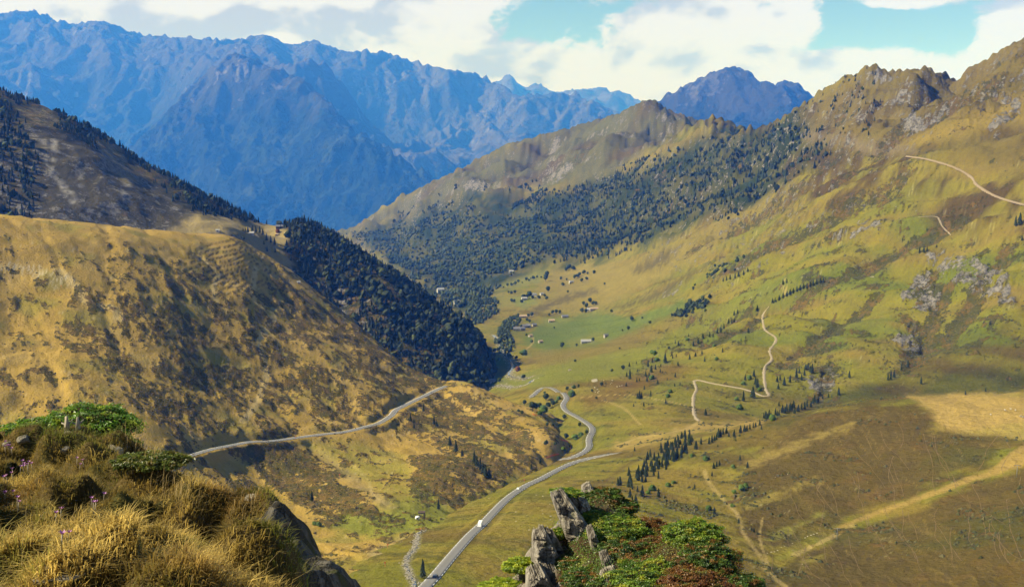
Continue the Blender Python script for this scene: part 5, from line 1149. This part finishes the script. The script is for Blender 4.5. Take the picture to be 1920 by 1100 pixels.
mx_, my_, mz_ = Mk.flat(); mn = fbm(mx_ / .4, my_ / .4, 4, 655)
mc = np.repeat(np.array([(0.055, 0.036, 0.02)]), len(mx_), 0); mc = lerpc(mc, (0.13, 0.065, 0.03), sstep(mn, 0, .35)); mc = lerpc(mc, (0.20, 0.17, 0.13), sstep(-mn, .15, .4) * .5)
Mk.mesh('mossy_crag', ground_mat("crag_earth", .1, .9, .5, ss=0.25, rock=(0.24, 0.21, 0.17)), mc, None, (0.15 + 0.5 * sstep(1110 - project(*Mk.flat())[0], 0, 70)))
def slab(corners, Y, thick, label, seed, lean=.0, ns=30, nt=36):
    """a standing fin of schist; corners in photograph pixels: top left, top right, bottom right, bottom left"""
    rs = np.random.default_rng(seed); c = [P3(u, v, Y + (lean if i < 2 else 0)) for i, (u, v) in enumerate(corners)]
    s, t = np.meshgrid(np.linspace(0, 1, ns), np.linspace(0, 1, nt)); s1, t1 = s[..., None], t[..., None]
    jag = .10 * np.floor(3 * (fbm(s * 9 + seed, s * 0 + seed, 2, seed) + .6)) / 3 + .03 * fbm(s * 30, s * 0 + seed, 2, seed + 1)
    tt = t1 - (jag * (1 - t) ** 1.5)[..., None] * -1
    p = (c[0] * (1 - s1) + c[1] * s1) * (1 - tt) + (c[3] * (1 - s1) + c[2] * s1) * tt
    nrm = np.array((0.15, -1, .12)); nrm /= np.linalg.norm(nrm)
    W = np.linalg.norm(c[1] - c[0]); q_ = s * W + .10 * t; strat = .25 * ridged(q_ / .09, t * 1.2 + seed, 4, seed + 2) + .75 * np.floor(5 * (fbm(q_ / .17, t * 1.6 + seed, 3, seed + 5) * 1.3 + .5)) / 5 + .18 * np.floor(3 * fbm(q_ * 3, t * 5, 2, seed + 8))
    prof = np.clip(np.minimum(s, 1 - s) * 7, .05, 1) ** .6 * np.clip(t * 5, 0.1, 1) ** .6
    front = p + nrm * (thick * prof * (.25 + .75 * strat))[..., None]; back = p - nrm * (thick * .8 * prof)[..., None]
    v = np.vstack([front.reshape(-1, 3), back.reshape(-1, 3)]); N = ns * nt; i = np.arange(N).reshape(nt, ns)
    f = np.stack([i[:-1, :-1], i[1:, :-1], i[1:, 1:], i[:-1, 1:]], -1).reshape(-1, 4); fb = f[:, ::-1] + N
    rim = np.concatenate([i[0, :], i[1:, -1], i[-1, -2::-1], i[-2:0:-1, 0]]); r2 = np.roll(rim, -1); fr_ = np.c_[rim, r2, r2 + N, rim + N]
    o0 = v.mean(0); me = mesh_np('rock_slab', v - o0, np.vstack([f, fb, fr_]), M_rock, smooth=False)
    o = link('rock_slab', me, label=label, category='rock', group='standing slabs of the mossy crag'); o.location = o0; return o
for k_, (cn, Y_, th, lb) in enumerate((
    ([(1029, 920), (1052, 911), (1122, 1010), (1062, 1010)], 13.30, .26, 'tall dark leaning slab at the top left of the mossy crag'),
    ([(1052, 913), (1098, 932), (1132, 1004), (1082, 1006)], 13.62, .24, 'second dark slab leaning behind the tall one'),
    ([(999, 994), (1016, 980), (1054, 1052), (996, 1050)], 12.95, .26, 'pale sunlit slab at the left edge of the mossy crag'),
    ([(1015, 982), (1035, 990), (1066, 1046), (1030, 1050)], 13.20, .18, 'grey split slab right behind the pale sunlit one'),
    ([(1091, 907), (1104, 900), (1126, 940), (1090, 938)], 14.2, .18, 'small grey stub at the summit of the mossy crag'),
    ([(1098, 986), (1108, 979), (1134, 1044), (1110, 1040)], 12.9, .14, 'narrow pale fin in the middle of the mossy crag'),
    ([(1122, 1032), (1136, 1026), (1168, 1100), (1140, 1104)], 12.35, .14, 'narrow pale fin low on the front of the mossy crag'),
    ([(1126, 1068), (1150, 1056), (1186, 1130), (1118, 1134)], 12.02, .24, 'pale ribbed slab at the bottom centre of the mossy crag'),
    ([(986, 1062), (1012, 1050), (1058, 1134), (986, 1134)], 12.50, .26, 'striped slab at the lower left of the mossy crag'),
    ([(1012, 1052), (1040, 1056), (1076, 1134), (1030, 1134)], 12.62, .20, 'darker striped slab beside the lower left one'),
    ([(960, 1044), (968, 1041), (990, 1086), (976, 1084)], 13.15, .09, 'thin pale splinter at the far left of the mossy crag'),
    ([(1078, 1010), (1098, 1002), (1110, 1036), (1084, 1040)], 13.05, .14, 'tawny block in the hollow of the mossy crag'))):
    slab(cn, Y_, th, lb, 3 + k_, .15)
GRN = ((0.035, 0.07, 0.010), (0.10, 0.155, 0.016), (0.20, 0.20, 0.02)); DGR = ((0.02, 0.045, 0.010), (0.06, 0.10, 0.014), (0.14, 0.06, 0.018)); RST = ((0.075, 0.03, 0.012), (0.12, 0.062, 0.018), (0.07, 0.085, 0.014)); LIM = ((0.12, 0.16, 0.014), (0.22, 0.25, 0.02), (0.07, 0.12, 0.012))
for u, v, Y, rx, hg, pal, n, lb in (
    (1150, 985, 13.35, .42, .24, GRN, 13000, 'bright green bilberry dome in the middle of the crag'), (1180, 1030, 12.8, .40, .26, DGR, 12000, 'deep green bilberry dome on the front of the crag'), (1300, 1005, 12.7, .36, .26, GRN, 12000, 'yellow green bilberry dome on the right shoulder of the crag'), (1330, 1050, 12.2, .36, .26, DGR, 12000, 'dark bilberry mound on the right flank of the crag'),
    (1245, 1020, 12.9, .34, .20, RST, 9000, 'rust red bilberry patch between the two domes'), (1215, 985, 13.6, .30, .20, RST, 8000, 'brown red bilberry slope below the summit'), (1130, 925, 14.2, .26, .16, DGR, 7000, 'dark bilberry tuft on the summit of the crag'), (1165, 945, 14.1, .22, .14, DGR, 6000, 'dark bilberry tuft right of the summit'),
    (1110, 965, 13.6, .19, .14, GRN, 6000, 'small round green cushion beside the tall slab'), (1062, 921, 13.6, .20, .055, GRN, 4500, 'thin green cap on top of the tall slab'), (975, 1055, 13.2, .22, .13, LIM, 7000, 'lime green cushion at the left of the crag'), (940, 1095, 13.0, .26, .09, LIM, 7000, 'low lime green fringe at the far left of the crag'),
    (1046, 998, 13.5, .11, .12, GRN, 3000, 'green tuft between the tall and the pale slab'), (1078, 1050, 12.85, .22, .12, DGR, 6000, 'dark bilberry cushion in the hollow of the crag'), (1100, 1080, 12.3, .30, .18, DGR, 9000, 'olive bilberry cushion below the hollow'), (1220, 1080, 12.0, .46, .26, GRN, 14000, 'broad green bilberry mound at the bottom of the crag'), (1300, 1090, 11.7, .40, .24, RST, 11000, 'red brown bilberry mound at the bottom right of the crag'), (1380, 1095, 11.8, .34, .22, DGR, 9000, 'dark bilberry mound at the right end of the crag'),
    (1150, 1095, 12.1, .28, .16, DGR, 7000, 'dark green tuft beside the ribbed slab'), (1032, 1052, 12.95, .16, .06, GRN, 3000, 'green edge of bilberry above the striped slab')):
    p = P3(u, v, Y); g = Mk.height(np.array([p[0]]), np.array([p[1]]))[0]
    cushion('bilberry_shrub', lb, 'shrub', 'bilberry on the mossy crag', Mk, p[0], p[1], rx * 1.1, rx * .9, hg * .72, int(n * .85), .0135, pal, lrs, int(u + v), lift=max(p[2] - g - hg * .3, -.05))
def ground_leaves():
    n = 60000; mU, mV_ = project(Mk.X, Mk.YY, Mk.Z); w = 1 - .75 * sstep(1090 - mU, 0, 60); xx, yy, zz_ = field_sample(Mk, n, w, lrs)
    t = fbm(xx / .35, yy / .35, 3, 670); r_ = fbm(xx / .6, yy / .6, 3, 672)
    c = np.repeat(np.array([(0.06, 0.095, 0.014)]), n, 0); c = lerpc(c, (0.14, 0.17, 0.02), sstep(t, 0, .35)); c = lerpc(c, (0.16, 0.06, 0.018), sstep(r_, -.02, .25) * .85); c = lerpc(c, (0.025, 0.04, 0.01), sstep(-t, .1, .4) * .7); c *= 1.9 * lrs.uniform(.72, 1.28, n)[:, None]
    v, f, cv = leaves_on(xx, yy, zz_ + np.abs(lrs.normal(0, .035, n)), np.tile((-.1, -.35, .93), (n, 1)), .013, lrs, c)
    link('ground_cover', mesh_np('ground_cover', v, f, M_leaf, cv, smooth=False), kind='stuff', label='red and green bilberry leaves carpeting the mossy crag', category='ground cover')
ground_leaves()

# ------------------------------------------------------------------ farms, vehicles, animals and other small things
def mbox(x0, x1, y0, y1, z0, z1): return box(x0, x1, y0, y1, z0, z1)
WHT = plain_mat("limewash", (0.46, 0.43, 0.37), .85, .1, .12, 1.0); STN = plain_mat("farm_stone", (0.33, 0.29, 0.24), .9, .1, .3, 1.5); SLT = plain_mat("slate_roof", (0.16, 0.16, 0.18), .6, .3, .25, 1.5); TIN = plain_mat("bright_tin_roof", (0.36, 0.35, 0.34), .45, .5, .15, 1.0); TIL = plain_mat("tawny_roof", (0.42, 0.30, 0.19), .8, .15, .25, 1.2)
GLS = plain_mat("dark_glass", (0.03, 0.035, 0.045), .12, .6, .1, 1.0); DRK = plain_mat("dark_wood", (0.09, 0.06, 0.04), .85, .1, .3, 2.0)
def house(p, L_, W_, H_, rot, wall, roof, label, group, win=2):
    e = link('farmhouse' if win else 'barn', None, label=label, category='house' if win else 'barn', group=group); e.location = p; e.rotation_euler = (0, 0, rot)
    l, w = L_ / 2, W_ / 2; rh = W_ * .38
    v = np.array([(-l, -w, -2), (l, -w, -2), (l, w, -2), (-l, w, -2), (-l, -w, H_), (l, -w, H_), (l, w, H_), (-l, w, H_), (-l, 0, H_ + rh), (l, 0, H_ + rh)], float)
    link('wall', mesh_np('wall', v, [np.array([(0, 1, 5, 4), (2, 3, 7, 6)]), np.array([(1, 2, 6, 9, 5), (3, 0, 4, 8, 7)])], wall, smooth=False), e)
    a, t = .45, .18; q = rh / w
    def slope(s): return [(-l - a, s * (w + a), H_ - a * q), (l + a, s * (w + a), H_ - a * q), (l + a, 0, H_ + rh), (-l - a, 0, H_ + rh)]
    v = np.array(slope(-1) + slope(1)); v = np.vstack([v + (0, 0, .02), v + (0, 0, .02 + t)])
    f = [(8, 9, 10, 11), (13, 12, 15, 14), (0, 3, 2, 1), (4, 5, 6, 7), (0, 1, 9, 8), (5, 4, 12, 13), (0, 8, 11, 3), (1, 2, 10, 9), (4, 7, 15, 12), (5, 13, 14, 6)]
    ro = link('roof', mesh_np('roof', v, np.array(f), roof, smooth=False), e)
    v, f = mbox(-.5, .5, -w - .06, -w + .02, 0, 2.1); link('door', mesh_np('door', v, f, DRK, smooth=False), e)
    for k in range(win):
        x0 = -l + (k + .5) * L_ / win + (.0 if win > 1 else 1.6); x0 = x0 if abs(x0) > 1 else x0 + 1.5
        v, f = mbox(x0 - .45, x0 + .45, -w - .05, -w + .02, H_ * .45, H_ * .45 + 1.1); link('window', mesh_np('window', v, f, GLS, smooth=False), e)
    if win:
        v, f = mbox(l * .5, l * .5 + .7, -.35, .35, H_ + rh * .6, H_ + rh + .9); link('chimney', mesh_np('chimney', v, f, STN, smooth=False), ro)
    return e
def FP(x, y): return (840 + x / 4.584, 480 + y / 4.584)
HOUSES = [(*FP(655, 378), 12, 7, 4.5, .2, WHT, TIN, 'white farmhouse with a bright roof among the upper meadow trees', 3), (*FP(745, 342), 9, 6, 4, -.3, WHT, SLT, 'small pale house right of the upper white farmhouse', 2), (*FP(805, 334), 7, 5, 3.5, .5, WHT, TIN, 'small bright hut at the right of the upper farm group', 0), (*FP(545, 142), 12, 7, 4, .1, WHT, TIN, 'white house at the edge of the wood above the hedge row', 2), (*FP(1058, 232), 9, 6, 4, .4, WHT, TIN, 'white house at the top of the upper meadow', 2),
          (*FP(1255, 463), 16, 6, 3, .15, STN, TIL, 'long pinkish barn right of the tree clump', 0), (*FP(1212, 470), 7, 5, 3.5, -.2, WHT, TIN, 'pale hut half hidden by the tree clump', 0), (*FP(1005, 527), 12, 7, 3, .15, STN, SLT, 'dark slate roofed barn above the green hay field', 0), (*FP(890, 565), 11, 6, 3, .1, WHT, TIL, 'low white barn with a pinkish roof beside the green hay field', 0), (*FP(592, 642), 12, 7, 4.5, .0, WHT, SLT, 'large dark roofed farmhouse above the river', 3), (*FP(640, 637), 9, 6, 4, .3, STN, SLT, 'stone farmhouse in the middle of the river farms', 2), (*FP(662, 615), 9, 6, 4, .2, STN, SLT, 'stone barn behind the river farms', 0), (*FP(692, 612), 8, 6, 4, -.2, WHT, SLT, 'pale farmhouse at the right of the river farms', 2), (*FP(742, 603), 8, 6, 3.5, .3, STN, SLT, 'small barn at the end of the river farms', 0), (*FP(645, 527), 14, 6, 3, .1, STN, TIL, 'long low barn beside the lane above the river farms', 0),
          (*FP(708, 693), 6, 5, 2.5, .6, STN, TIL, 'tiny tawny hut beside the lane below the farms', 0), (*FP(795, 744), 7, 5, 2.8, .5, STN, TIL, 'lone tawny roofed hut at the corner of the green field', 0), (*FP(1185, 745), 15, 7, 3, .05, WHT, TIN, 'long white sheep barn at the foot of the hay meadow', 0), (*FP(1357, 694), 6, 5, 3, .4, STN, SLT, 'small stone hut at the right end of the hay meadow', 0), (*FP(380, 1085), 8, 5, 3, .3, STN, SLT, 'small hut under the trees by the river bend', 0), (826, 547, 18, 10, 7, .3, WHT, TIN, 'large white building deep in the valley wood', 3), (857, 570, 14, 9, 6, .2, WHT, SLT, 'pale village house at the edge of the shaded spur', 3)]
for u, v, L_, W_, H_, r_, wl, rf, lb, wn in HOUSES:
    h = cast([V], u, v)
    if h is not None: house(h, L_, W_, H_, r_, wl, rf, lb, 'farms of the valley', wn)
for u, v, L_, W_, H_, r_, wl, rf, lb, wn in ((524, 428, 14, 8, 4.0, .2, DRK, SLT, 'dark wooden chalet at the forest edge on the left saddle', 3), (538, 440, 9, 5, 2.6, .2, STN, TIN, 'low pale roofed hut in front of the wooden chalet', 0), (519, 441, 6, 4, 2.2, .1, STN, TIL, 'tiny tawny hut on the sandy yard of the saddle', 0), (471, 439, 10, 6, 2.5, .1, STN, TIN, 'low hut beside the conifers on the left saddle', 0), (408, 434, 6, 4, 2.5, .2, WHT, TIN, 'tiny white hut behind the golden crest', 0)):
    h = cast([B], u, v); q = 0.8
    if h is not None and h[1] < 1750: house(h, L_ * q, W_ * q, H_ * q, r_, wl, rf, lb, 'huts on the left saddle', wn)
h = cast([A], 560, 531); house(h, 3.2, 2.4, 1.6, .3, STN, TIN, 'tiny pale shed on the crest of the grassy spur', None, 0)
for u, v, hp, kk in [(460, 436, 12, 'c'), (465, 437, 13, 'c'), (473, 434, 14, 'c'), (480, 436, 14, 'c'), (487, 438, 16, 'c'), (493, 441, 14, 'c'), (456, 434, 9, 'c'), (457, 452, 9, 'b'), (500, 452, 16, 'c'), (508, 456, 16, 'c'), (515, 460, 16, 'c'), (501, 472, 12, 'c'), (516, 474, 12, 'c'), (520, 436, 9, 'r'), (495, 459, 10, 'c')]:
    h = cast([B], u, v)
    if h is not None: plant(kk, h, hp * h[1] / F, {'c': 'conifer in the small group beside the huts on the left saddle', 'b': 'lone round bush on the saddle meadow', 'r': 'rust coloured bush in front of the wooden chalet'}[kk], 'trees on the left saddle')

# vehicles: body, cabin glass, wheels, lights
TYR = plain_mat("tyre", (0.02, 0.02, 0.02), .9, .1, .1, 5.0); RIM = plain_mat("rim", (0.4, 0.4, 0.4), .4, .5, .1, 5.0, .8); LMP = plain_mat("lamp_glass", (0.8, 0.78, 0.7), .2, .5, .05, 5.0); RED = plain_mat("tail_lamp", (0.5, 0.02, 0.02), .3, .5, .05, 5.0)
def vehicle(name, cat, px, toward, paint, prof, glass, L_, W_, label, line, group):
    h = cast([V], *px); d, _ = line_d(np.array([h[0]]), np.array([h[1]]), line[:, :2])
    i = np.argmin(np.linalg.norm(line[:, :2] - h[:2], axis=1)); i = min(max(i, 1), len(line) - 2); t = line[i + 1, :2] - line[i - 1, :2]; t = t / np.linalg.norm(t) * toward
    p = h.copy(); p[2] = line[i, 2] + .12 + .02
    e = link(name, None, label=label, category=cat, group=group); e.location = p; e.rotation_euler = (0, 0, math.atan2(t[1], t[0]))
    def extr(pr, w, mat, nm, par, inset=0.0):
        pr = np.array(pr); n = len(pr); wl = np.full(n, w / 2) - inset * (pr[:, 1] > 1.05)
        v = np.vstack([np.c_[pr[:, 0], -wl, pr[:, 1]], np.c_[pr[:, 0], wl, pr[:, 1]]]); i_ = np.arange(n); j = (i_ + 1) % n
        o = link(nm, mesh_np(nm, v, [np.c_[i_, j, j + n, i_ + n][:, ::-1], np.array([i_]), np.array([i_[::-1] + n])], mat, smooth=False), par); return o
    b = extr(prof, W_, paint, 'body', e, .12)
    for k, g in enumerate(glass): extr(g, W_ + .03, GLS, 'windscreen' if k == 0 else 'side_window', e, .115)
    for sx in (-.31, .31):
        for sy in (-1, 1):
            v, f = cylinder((sx * L_, sy * (W_ / 2 - .2), .33), (sx * L_, sy * (W_ / 2 + .02), .33), .33, .33, 14); w = link('wheel', mesh_np('wheel', v, f, TYR), e)
            v, f = cylinder((sx * L_, sy * (W_ / 2 + .0), .33), (sx * L_, sy * (W_ / 2 + .035), .33), .19, .19, 10); link('rim', mesh_np('rim', v, f, RIM), w)
    for sy in (-1, 1):
        v, f = mbox(L_ / 2 - .03, L_ / 2 + .03, sy * .62 - .16, sy * .62 + .16, .62, .78); link('headlight', mesh_np('headlight', v, f, LMP, smooth=False), e)
        v, f = mbox(-L_ / 2 - .03, -L_ / 2 + .03, sy * .66 - .12, sy * .66 + .12, .75, .95); link('tail_light', mesh_np('tail_light', v, f, RED, smooth=False), e)
    return e
VAN = [(-2.6, .35), (2.6, .35), (2.6, .95), (2.1, 1.15), (1.5, 2.1), (1.2, 2.35), (-2.55, 2.4), (-2.6, 2.2)]
CARP = [(-2.1, .32), (2.1, .32), (2.12, .75), (1.1, .95), (.45, 1.42), (-1.3, 1.46), (-2.0, 1.0), (-2.12, .9)]
W_paint = plain_mat("white_car_paint", (0.78, 0.78, 0.76), .3, .5, .04, 1.0); D_paint = plain_mat("dark_car_paint", (0.05, 0.055, 0.065), .3, .5, .04, 1.0); S_paint = plain_mat("silver_car_paint", (0.62, 0.64, 0.62), .3, .5, .04, 1.0)
cg = [[(1.0, 1.0), (.47, 1.38), (.38, 1.38), (.85, 1.0)], [(.75, 1.0), (.3, 1.38), (-.45, 1.4), (-.45, 1.0)], [(-.55, 1.0), (-.55, 1.4), (-1.25, 1.4), (-1.75, 1.02)]]
vehicle('camper_van', 'van', (900, 986), -1, W_paint, VAN, [[(1.98, 1.25), (1.5, 2.0), (1.3, 2.0), (1.75, 1.25)], [(1.6, 1.3), (1.2, 1.95), (.3, 1.95), (.3, 1.3)]], 5.2, 2.1, 'white camper van driving down the middle of the pass road', ROAD1, 'vehicles on the pass road')
vehicle('car', 'car', (972, 916), 1, S_paint, CARP, cg, 4.2, 1.8, 'silver white car farther up the pass road, before the bend', ROAD1, 'vehicles on the pass road')
vehicle('car', 'car', (816, 1082), 1, D_paint, CARP, cg, 4.2, 1.8, 'dark car on the road beside the tallest lone conifer', ROAD1, 'vehicles on the pass road')

# ski-lift cabin and pylons
STL = plain_mat("galvanised_steel", (0.24, 0.245, 0.25), .5, .4, .1, 2.0, .3)
def lift_cabin():
    h = cast(VA, 783, 974); e = link('lift_station', None, label='small white lift cabin under a dark steel gantry on the green', category='lift station'); e.location = h
    v, f = ICO[2]; vv = v * (1.5, 1.3, 1.3) + (0, 0, 1.3); vv[:, 2] = np.clip(vv[:, 2], 0, 2.3); link('cabin', mesh_np('cabin', vv, f, W_paint), e)
    v, f = mbox(-.6, .6, -1.36, -1.2, .9, 1.7); link('window', mesh_np('window', v, f, GLS, smooth=False), e)
    for x0, y0 in ((.8, 1.9), (4.0, 1.9), (4.0, -.6)): v, f = cylinder((x0, y0, 0), (x0, y0, 4.2), .16, .14, 8); link('gantry_post', mesh_np('gantry_post', v, f, DRK), e)
    v, f = mbox(.4, 4.4, -.9, 2.2, 4.2, 4.7); link('gantry_roof', mesh_np('gantry_roof', v, f, DRK, smooth=False), e)
    v, f = cylinder((2.2, .6, 3.6), (2.2, .6, 4.2), .9, .9, 16); link('bullwheel', mesh_np('bullwheel', v, f, STL), e)
lift_cabin()
def pylon(u, v, hp, label):
    h = cast([V], u, v); H_ = hp * h[1] / F; e = link('lift_pylon', None, label=label, category='pylon', group='pylons of the drag lift'); e.location = h
    v_, f_ = cylinder((0, 0, -.5), (0, 0, H_), .20, .13, 10); link('mast', mesh_np('mast', v_, f_, STL), e)
    v_, f_ = mbox(-1.5, 1.5, -.09, .09, H_ - .35, H_ - .15); ar = link('crossarm', mesh_np('crossarm', v_, f_, STL, smooth=False), e)
    for s in (-1, 1):
        for k in (-.25, .25): v_, f_ = cylinder((s * 1.4 + k, -.08, H_ - .55), (s * 1.4 + k, .08, H_ - .55), .19, .19, 12); link('sheave_wheel', mesh_np('sheave_wheel', v_, f_, DRK), ar)
    for k in range(6): v_, f_ = mbox(-.25, .25, -.26, -.2, .8 + k * .7, .86 + k * .7); link('rung', mesh_np('rung', v_, f_, STL, smooth=False), e)
pylon(1569, 1011, 24, 'grey lift pylon on the heather slope below the straw track'); pylon(1906, 894, 25, 'grey lift pylon at the right edge beside the straw track')

# orange snow nets
NET = plain_mat("orange_net", (0.50, 0.10, 0.04), .8, .1, .3, 1.0); ORG = plain_mat("orange_post", (0.60, 0.13, 0.04), .7, .2, .15, 3.0)
def net(pts, label, hgt=1.4):
    ln = drape(VA, pts, 6); ln = resample(ln, 1.0); o0 = ln[0].copy(); e = link('snow_net', None, label=label, category='fence', group='orange snow nets'); e.location = o0; L2 = ln - o0
    if len(L2) < 2: return
    for zb in np.arange(.15, hgt, .22):
        v, f = ribbon(L2, [-.015, .015], zb); v2 = np.vstack([v, v + (0, 0, .11)]); n = len(v); r = np.arange(len(L2) - 1) * 2
        link('net_strip', mesh_np('net_strip', v2, np.vstack([np.c_[r, r + 2, r + 2 + n, r + n], np.c_[r + 1, r + 1 + n, r + 3 + n, r + 3]]), NET, smooth=False), e)
    for q in L2[::3]: v, f = cylinder(q - (0, 0, .3), q + (0, 0, hgt + .15), .05, .05, 6); link('post', mesh_np('post', v, f, ORG), e)
net([(998, 777), (1008, 780)], 'orange snow net at the lower end of the creek shrubs'); net([(1051, 825), (1066, 829)], 'orange snow net beside the dark shrub in the road bend'); net([(1071, 833), (1069, 843)], 'short orange net left of the upper road curve'); net([(1024, 859), (1036, 855), (1049, 852)], 'long orange net along the creek before the road junction'); net([(779, 994), (792, 992)], 'orange net where the stony stream begins', 1.2)
def marker(u, v, label, hgt=2.4):
    h = cast(VA, u, v); e = link('piste_marker', None, label=label, category='post', group='orange piste markers'); e.location = h
    v_, f_ = cylinder((0, 0, -.3), (0, 0, hgt), .07, .06, 6); link('pole', mesh_np('pole', v_, f_, ORG), e); v_, f_ = mbox(-.35, .35, -.04, .04, hgt - .7, hgt); link('board', mesh_np('board', v_, f_, ORG, smooth=False), e)
for u, v, lb in ((554, 823, 'orange marker at the edge of the left road'), (637, 894, 'orange marker on the grass run below the left road'), (727, 1027, 'orange marker on the sandy ground beside the stream'), (983, 904, 'dark orange marker standing by the silver car'), (722, 1062, 'orange marker at the bottom of the sandy ground'), (115, 540, 'orange marker on the upper path of the grassy hill')): marker(u, v, lb)

# sheep: body, head, four legs
WOL = plain_mat("wool", (0.42, 0.38, 0.31), .95, .05, .2, 8.0); FAC = plain_mat("sheep_face", (0.30, 0.25, 0.20), .9, .1, .1, 8.0)
srs = np.random.default_rng(9)
bv, bf = lumpy(srs, 1, np.array((0, 0, .62)), np.array((.55, .27, .30)), .07); SB = mesh_np('sheep_body', bv, bf, WOL)
hv_, hf_ = lumpy(srs, 1, np.array((.62, 0, .78)), np.array((.19, .10, .13)), .04); SH = mesh_np('sheep_head', hv_, hf_, FAC)
SL = []
for lx, ly in ((.33, .13), (.33, -.13), (-.33, .13), (-.33, -.13)): v_, f_ = cylinder((lx, ly, -.05), (lx, ly, .45), .035, .05, 5); SL.append(mesh_np('sheep_leg', v_, f_, FAC))
def sheep(u, v, label, group, s=1.25):
    h = cast([V], u, v)
    if h is None: return
    e = link('sheep', None, label=label, category='sheep', group=group); e.location = h; e.rotation_euler = (0, 0, srs.uniform(0, 6.28)); e.scale = (s,) * 3
    link('body', SB, e); link('head', SH, e)
    for m in SL: link('leg', m, e)
for x, y in ((735,795),(740,770),(722,803),(670,815),(600,855),(615,872),(575,838),(605,885),(580,880),(785,830),(810,825),(830,820),(660,770)): sheep(1000 + x / 5, 560 + y / 5, 'white sheep grazing on the brown heath above the road bend', 'sheep above the road bend', 1.5)
for x, y in ((1480, 92), (1513, 87), (1540, 93), (1398, 118), (1570, 128), (1582, 133)): sheep(1400 + x / 3.056, 740 + y / 3.056, 'white sheep grazing on the straw coloured hilltop', 'sheep on the straw hilltop', 1.35)

# stones of the stream and loose rocks
for ln, hw, lb in ((STREAM[0], 2.2, 'pale stones filling the stream bed'), (RIVER[0], 8.0, 'pale boulders in the river bed'), (RIVER2[0], 5.0, 'pale boulders in the side river')):
    r = resample(ln, .8 if hw < 3 else 3.0); rs = np.random.default_rng(int(hw * 10)); vs, fs, b = [], [], 0
    for q in r:
        for _ in range(3):
            v, f = ICO[0]; s = rs.uniform(.2, .6) * (1 if hw < 3 else 2.2); v2 = v * (s, s * .8, s * .5) * (1 + rs.normal(0, .15, (12, 1))) + q + (rs.normal(0, hw * .45), rs.normal(0, hw * .45), .1); v2[:, 2] += V.height(v2[:, 0], v2[:, 1]).mean() - q[2] if hw > 3 else 0
            vs.append(v2); fs.append(f + b); b += 12
    link('stream_stones', mesh_np('stream_stones', np.vstack(vs), np.vstack(fs), M_pale, smooth=False), kind='stuff', label=lb, category='stones')
WAT = plain_mat("stream_water", (0.10, 0.12, 0.13), .08, .6, .2, .5)
for ln, hw in ((STREAM[0], .7), (RIVER[0], 2.4), (RIVER2[0], 1.6)):
    r = ease(resample(ln, 2.0), 6); v, f = ribbon(r, [-hw, hw], .16); link('water', mesh_np('water', v, f, WAT), kind='structure')
def RP(x, y): return (1400 + x / 3.056, 740 + y / 3.056)
for x, y, s in ((118, 905, 1.0), (140, 900, 1.2), (160, 898, .9), (178, 890, 1.1), (200, 872, .8), (218, 866, .7), (262, 850, .8), (335, 818, 1.0), (350, 810, 1.2), (368, 803, 1.1), (385, 797, 1.2), (402, 791, 1.0), (165, 470, 1.0), (235, 455, .8), (320, 968, .8)):
    h = cast([V], *RP(x, y)); boulder('rock', h, s * .55, 'whitish rock in the broken line on the heather slope', 'whitish rocks on the heather slope')
h = cast([V], 1116, 713); boulder('boulder', h, (7, 4.5, 2.4), 'big pale boulder slab at the foot of the conifer slope')
h = cast([V], 1068.6, 694); boulder('boulder', h, (2.6, 2.2, 2.2), 'lone round grey boulder in the lower meadow', None, BLDR)
h = cast([V], 1636, 519); boulder('boulder', h, (3.6, 2.0, 1.3), 'white boulder lying high on the green slope')
for k in range(46):
    u, v = srs.uniform(880, 1150), srs.uniform(885, 1000); h = cast([V], u, v)
    if h is not None and line_d(h[:1], h[1:2], ROAD1[:, :2])[0][0] > 6: boulder('stone', h, srs.uniform(.3, .65), 'small pale stone lying in the grass beside the pass road', 'stones beside the pass road')


# ------------------------------------------------------------------ haze: the blue air of the valley
hm = bpy.data.materials.new("valley_air"); hm.use_nodes = True; hw_ = NT(hm.node_tree)
pv = hw_.n('ShaderNodeVolumePrincipled', ins={'Color': (0.035, 0.20, 1.0, 1), 'Density': 0.66e-4, 'Anisotropy': 0.0, 'Absorption Color': (1, 1, 1, 1)})
hw_.n('ShaderNodeOutputMaterial', ins={'Volume': pv.outputs[0]})
zlo = min(l.Z.min() for l in (A, V, B, R, S, P, H)) - 3; zhi = max(l.Z.max() for l in (A, V, B, R, S, P, H)) + 30
hv, hf = box(-24000, 24000, -400, 35000, zlo, zhi)
link('haze', mesh_np('haze', hv, hf, hm, smooth=False), kind='stuff', label='blue air between the camera and the far mountains', category='haze')
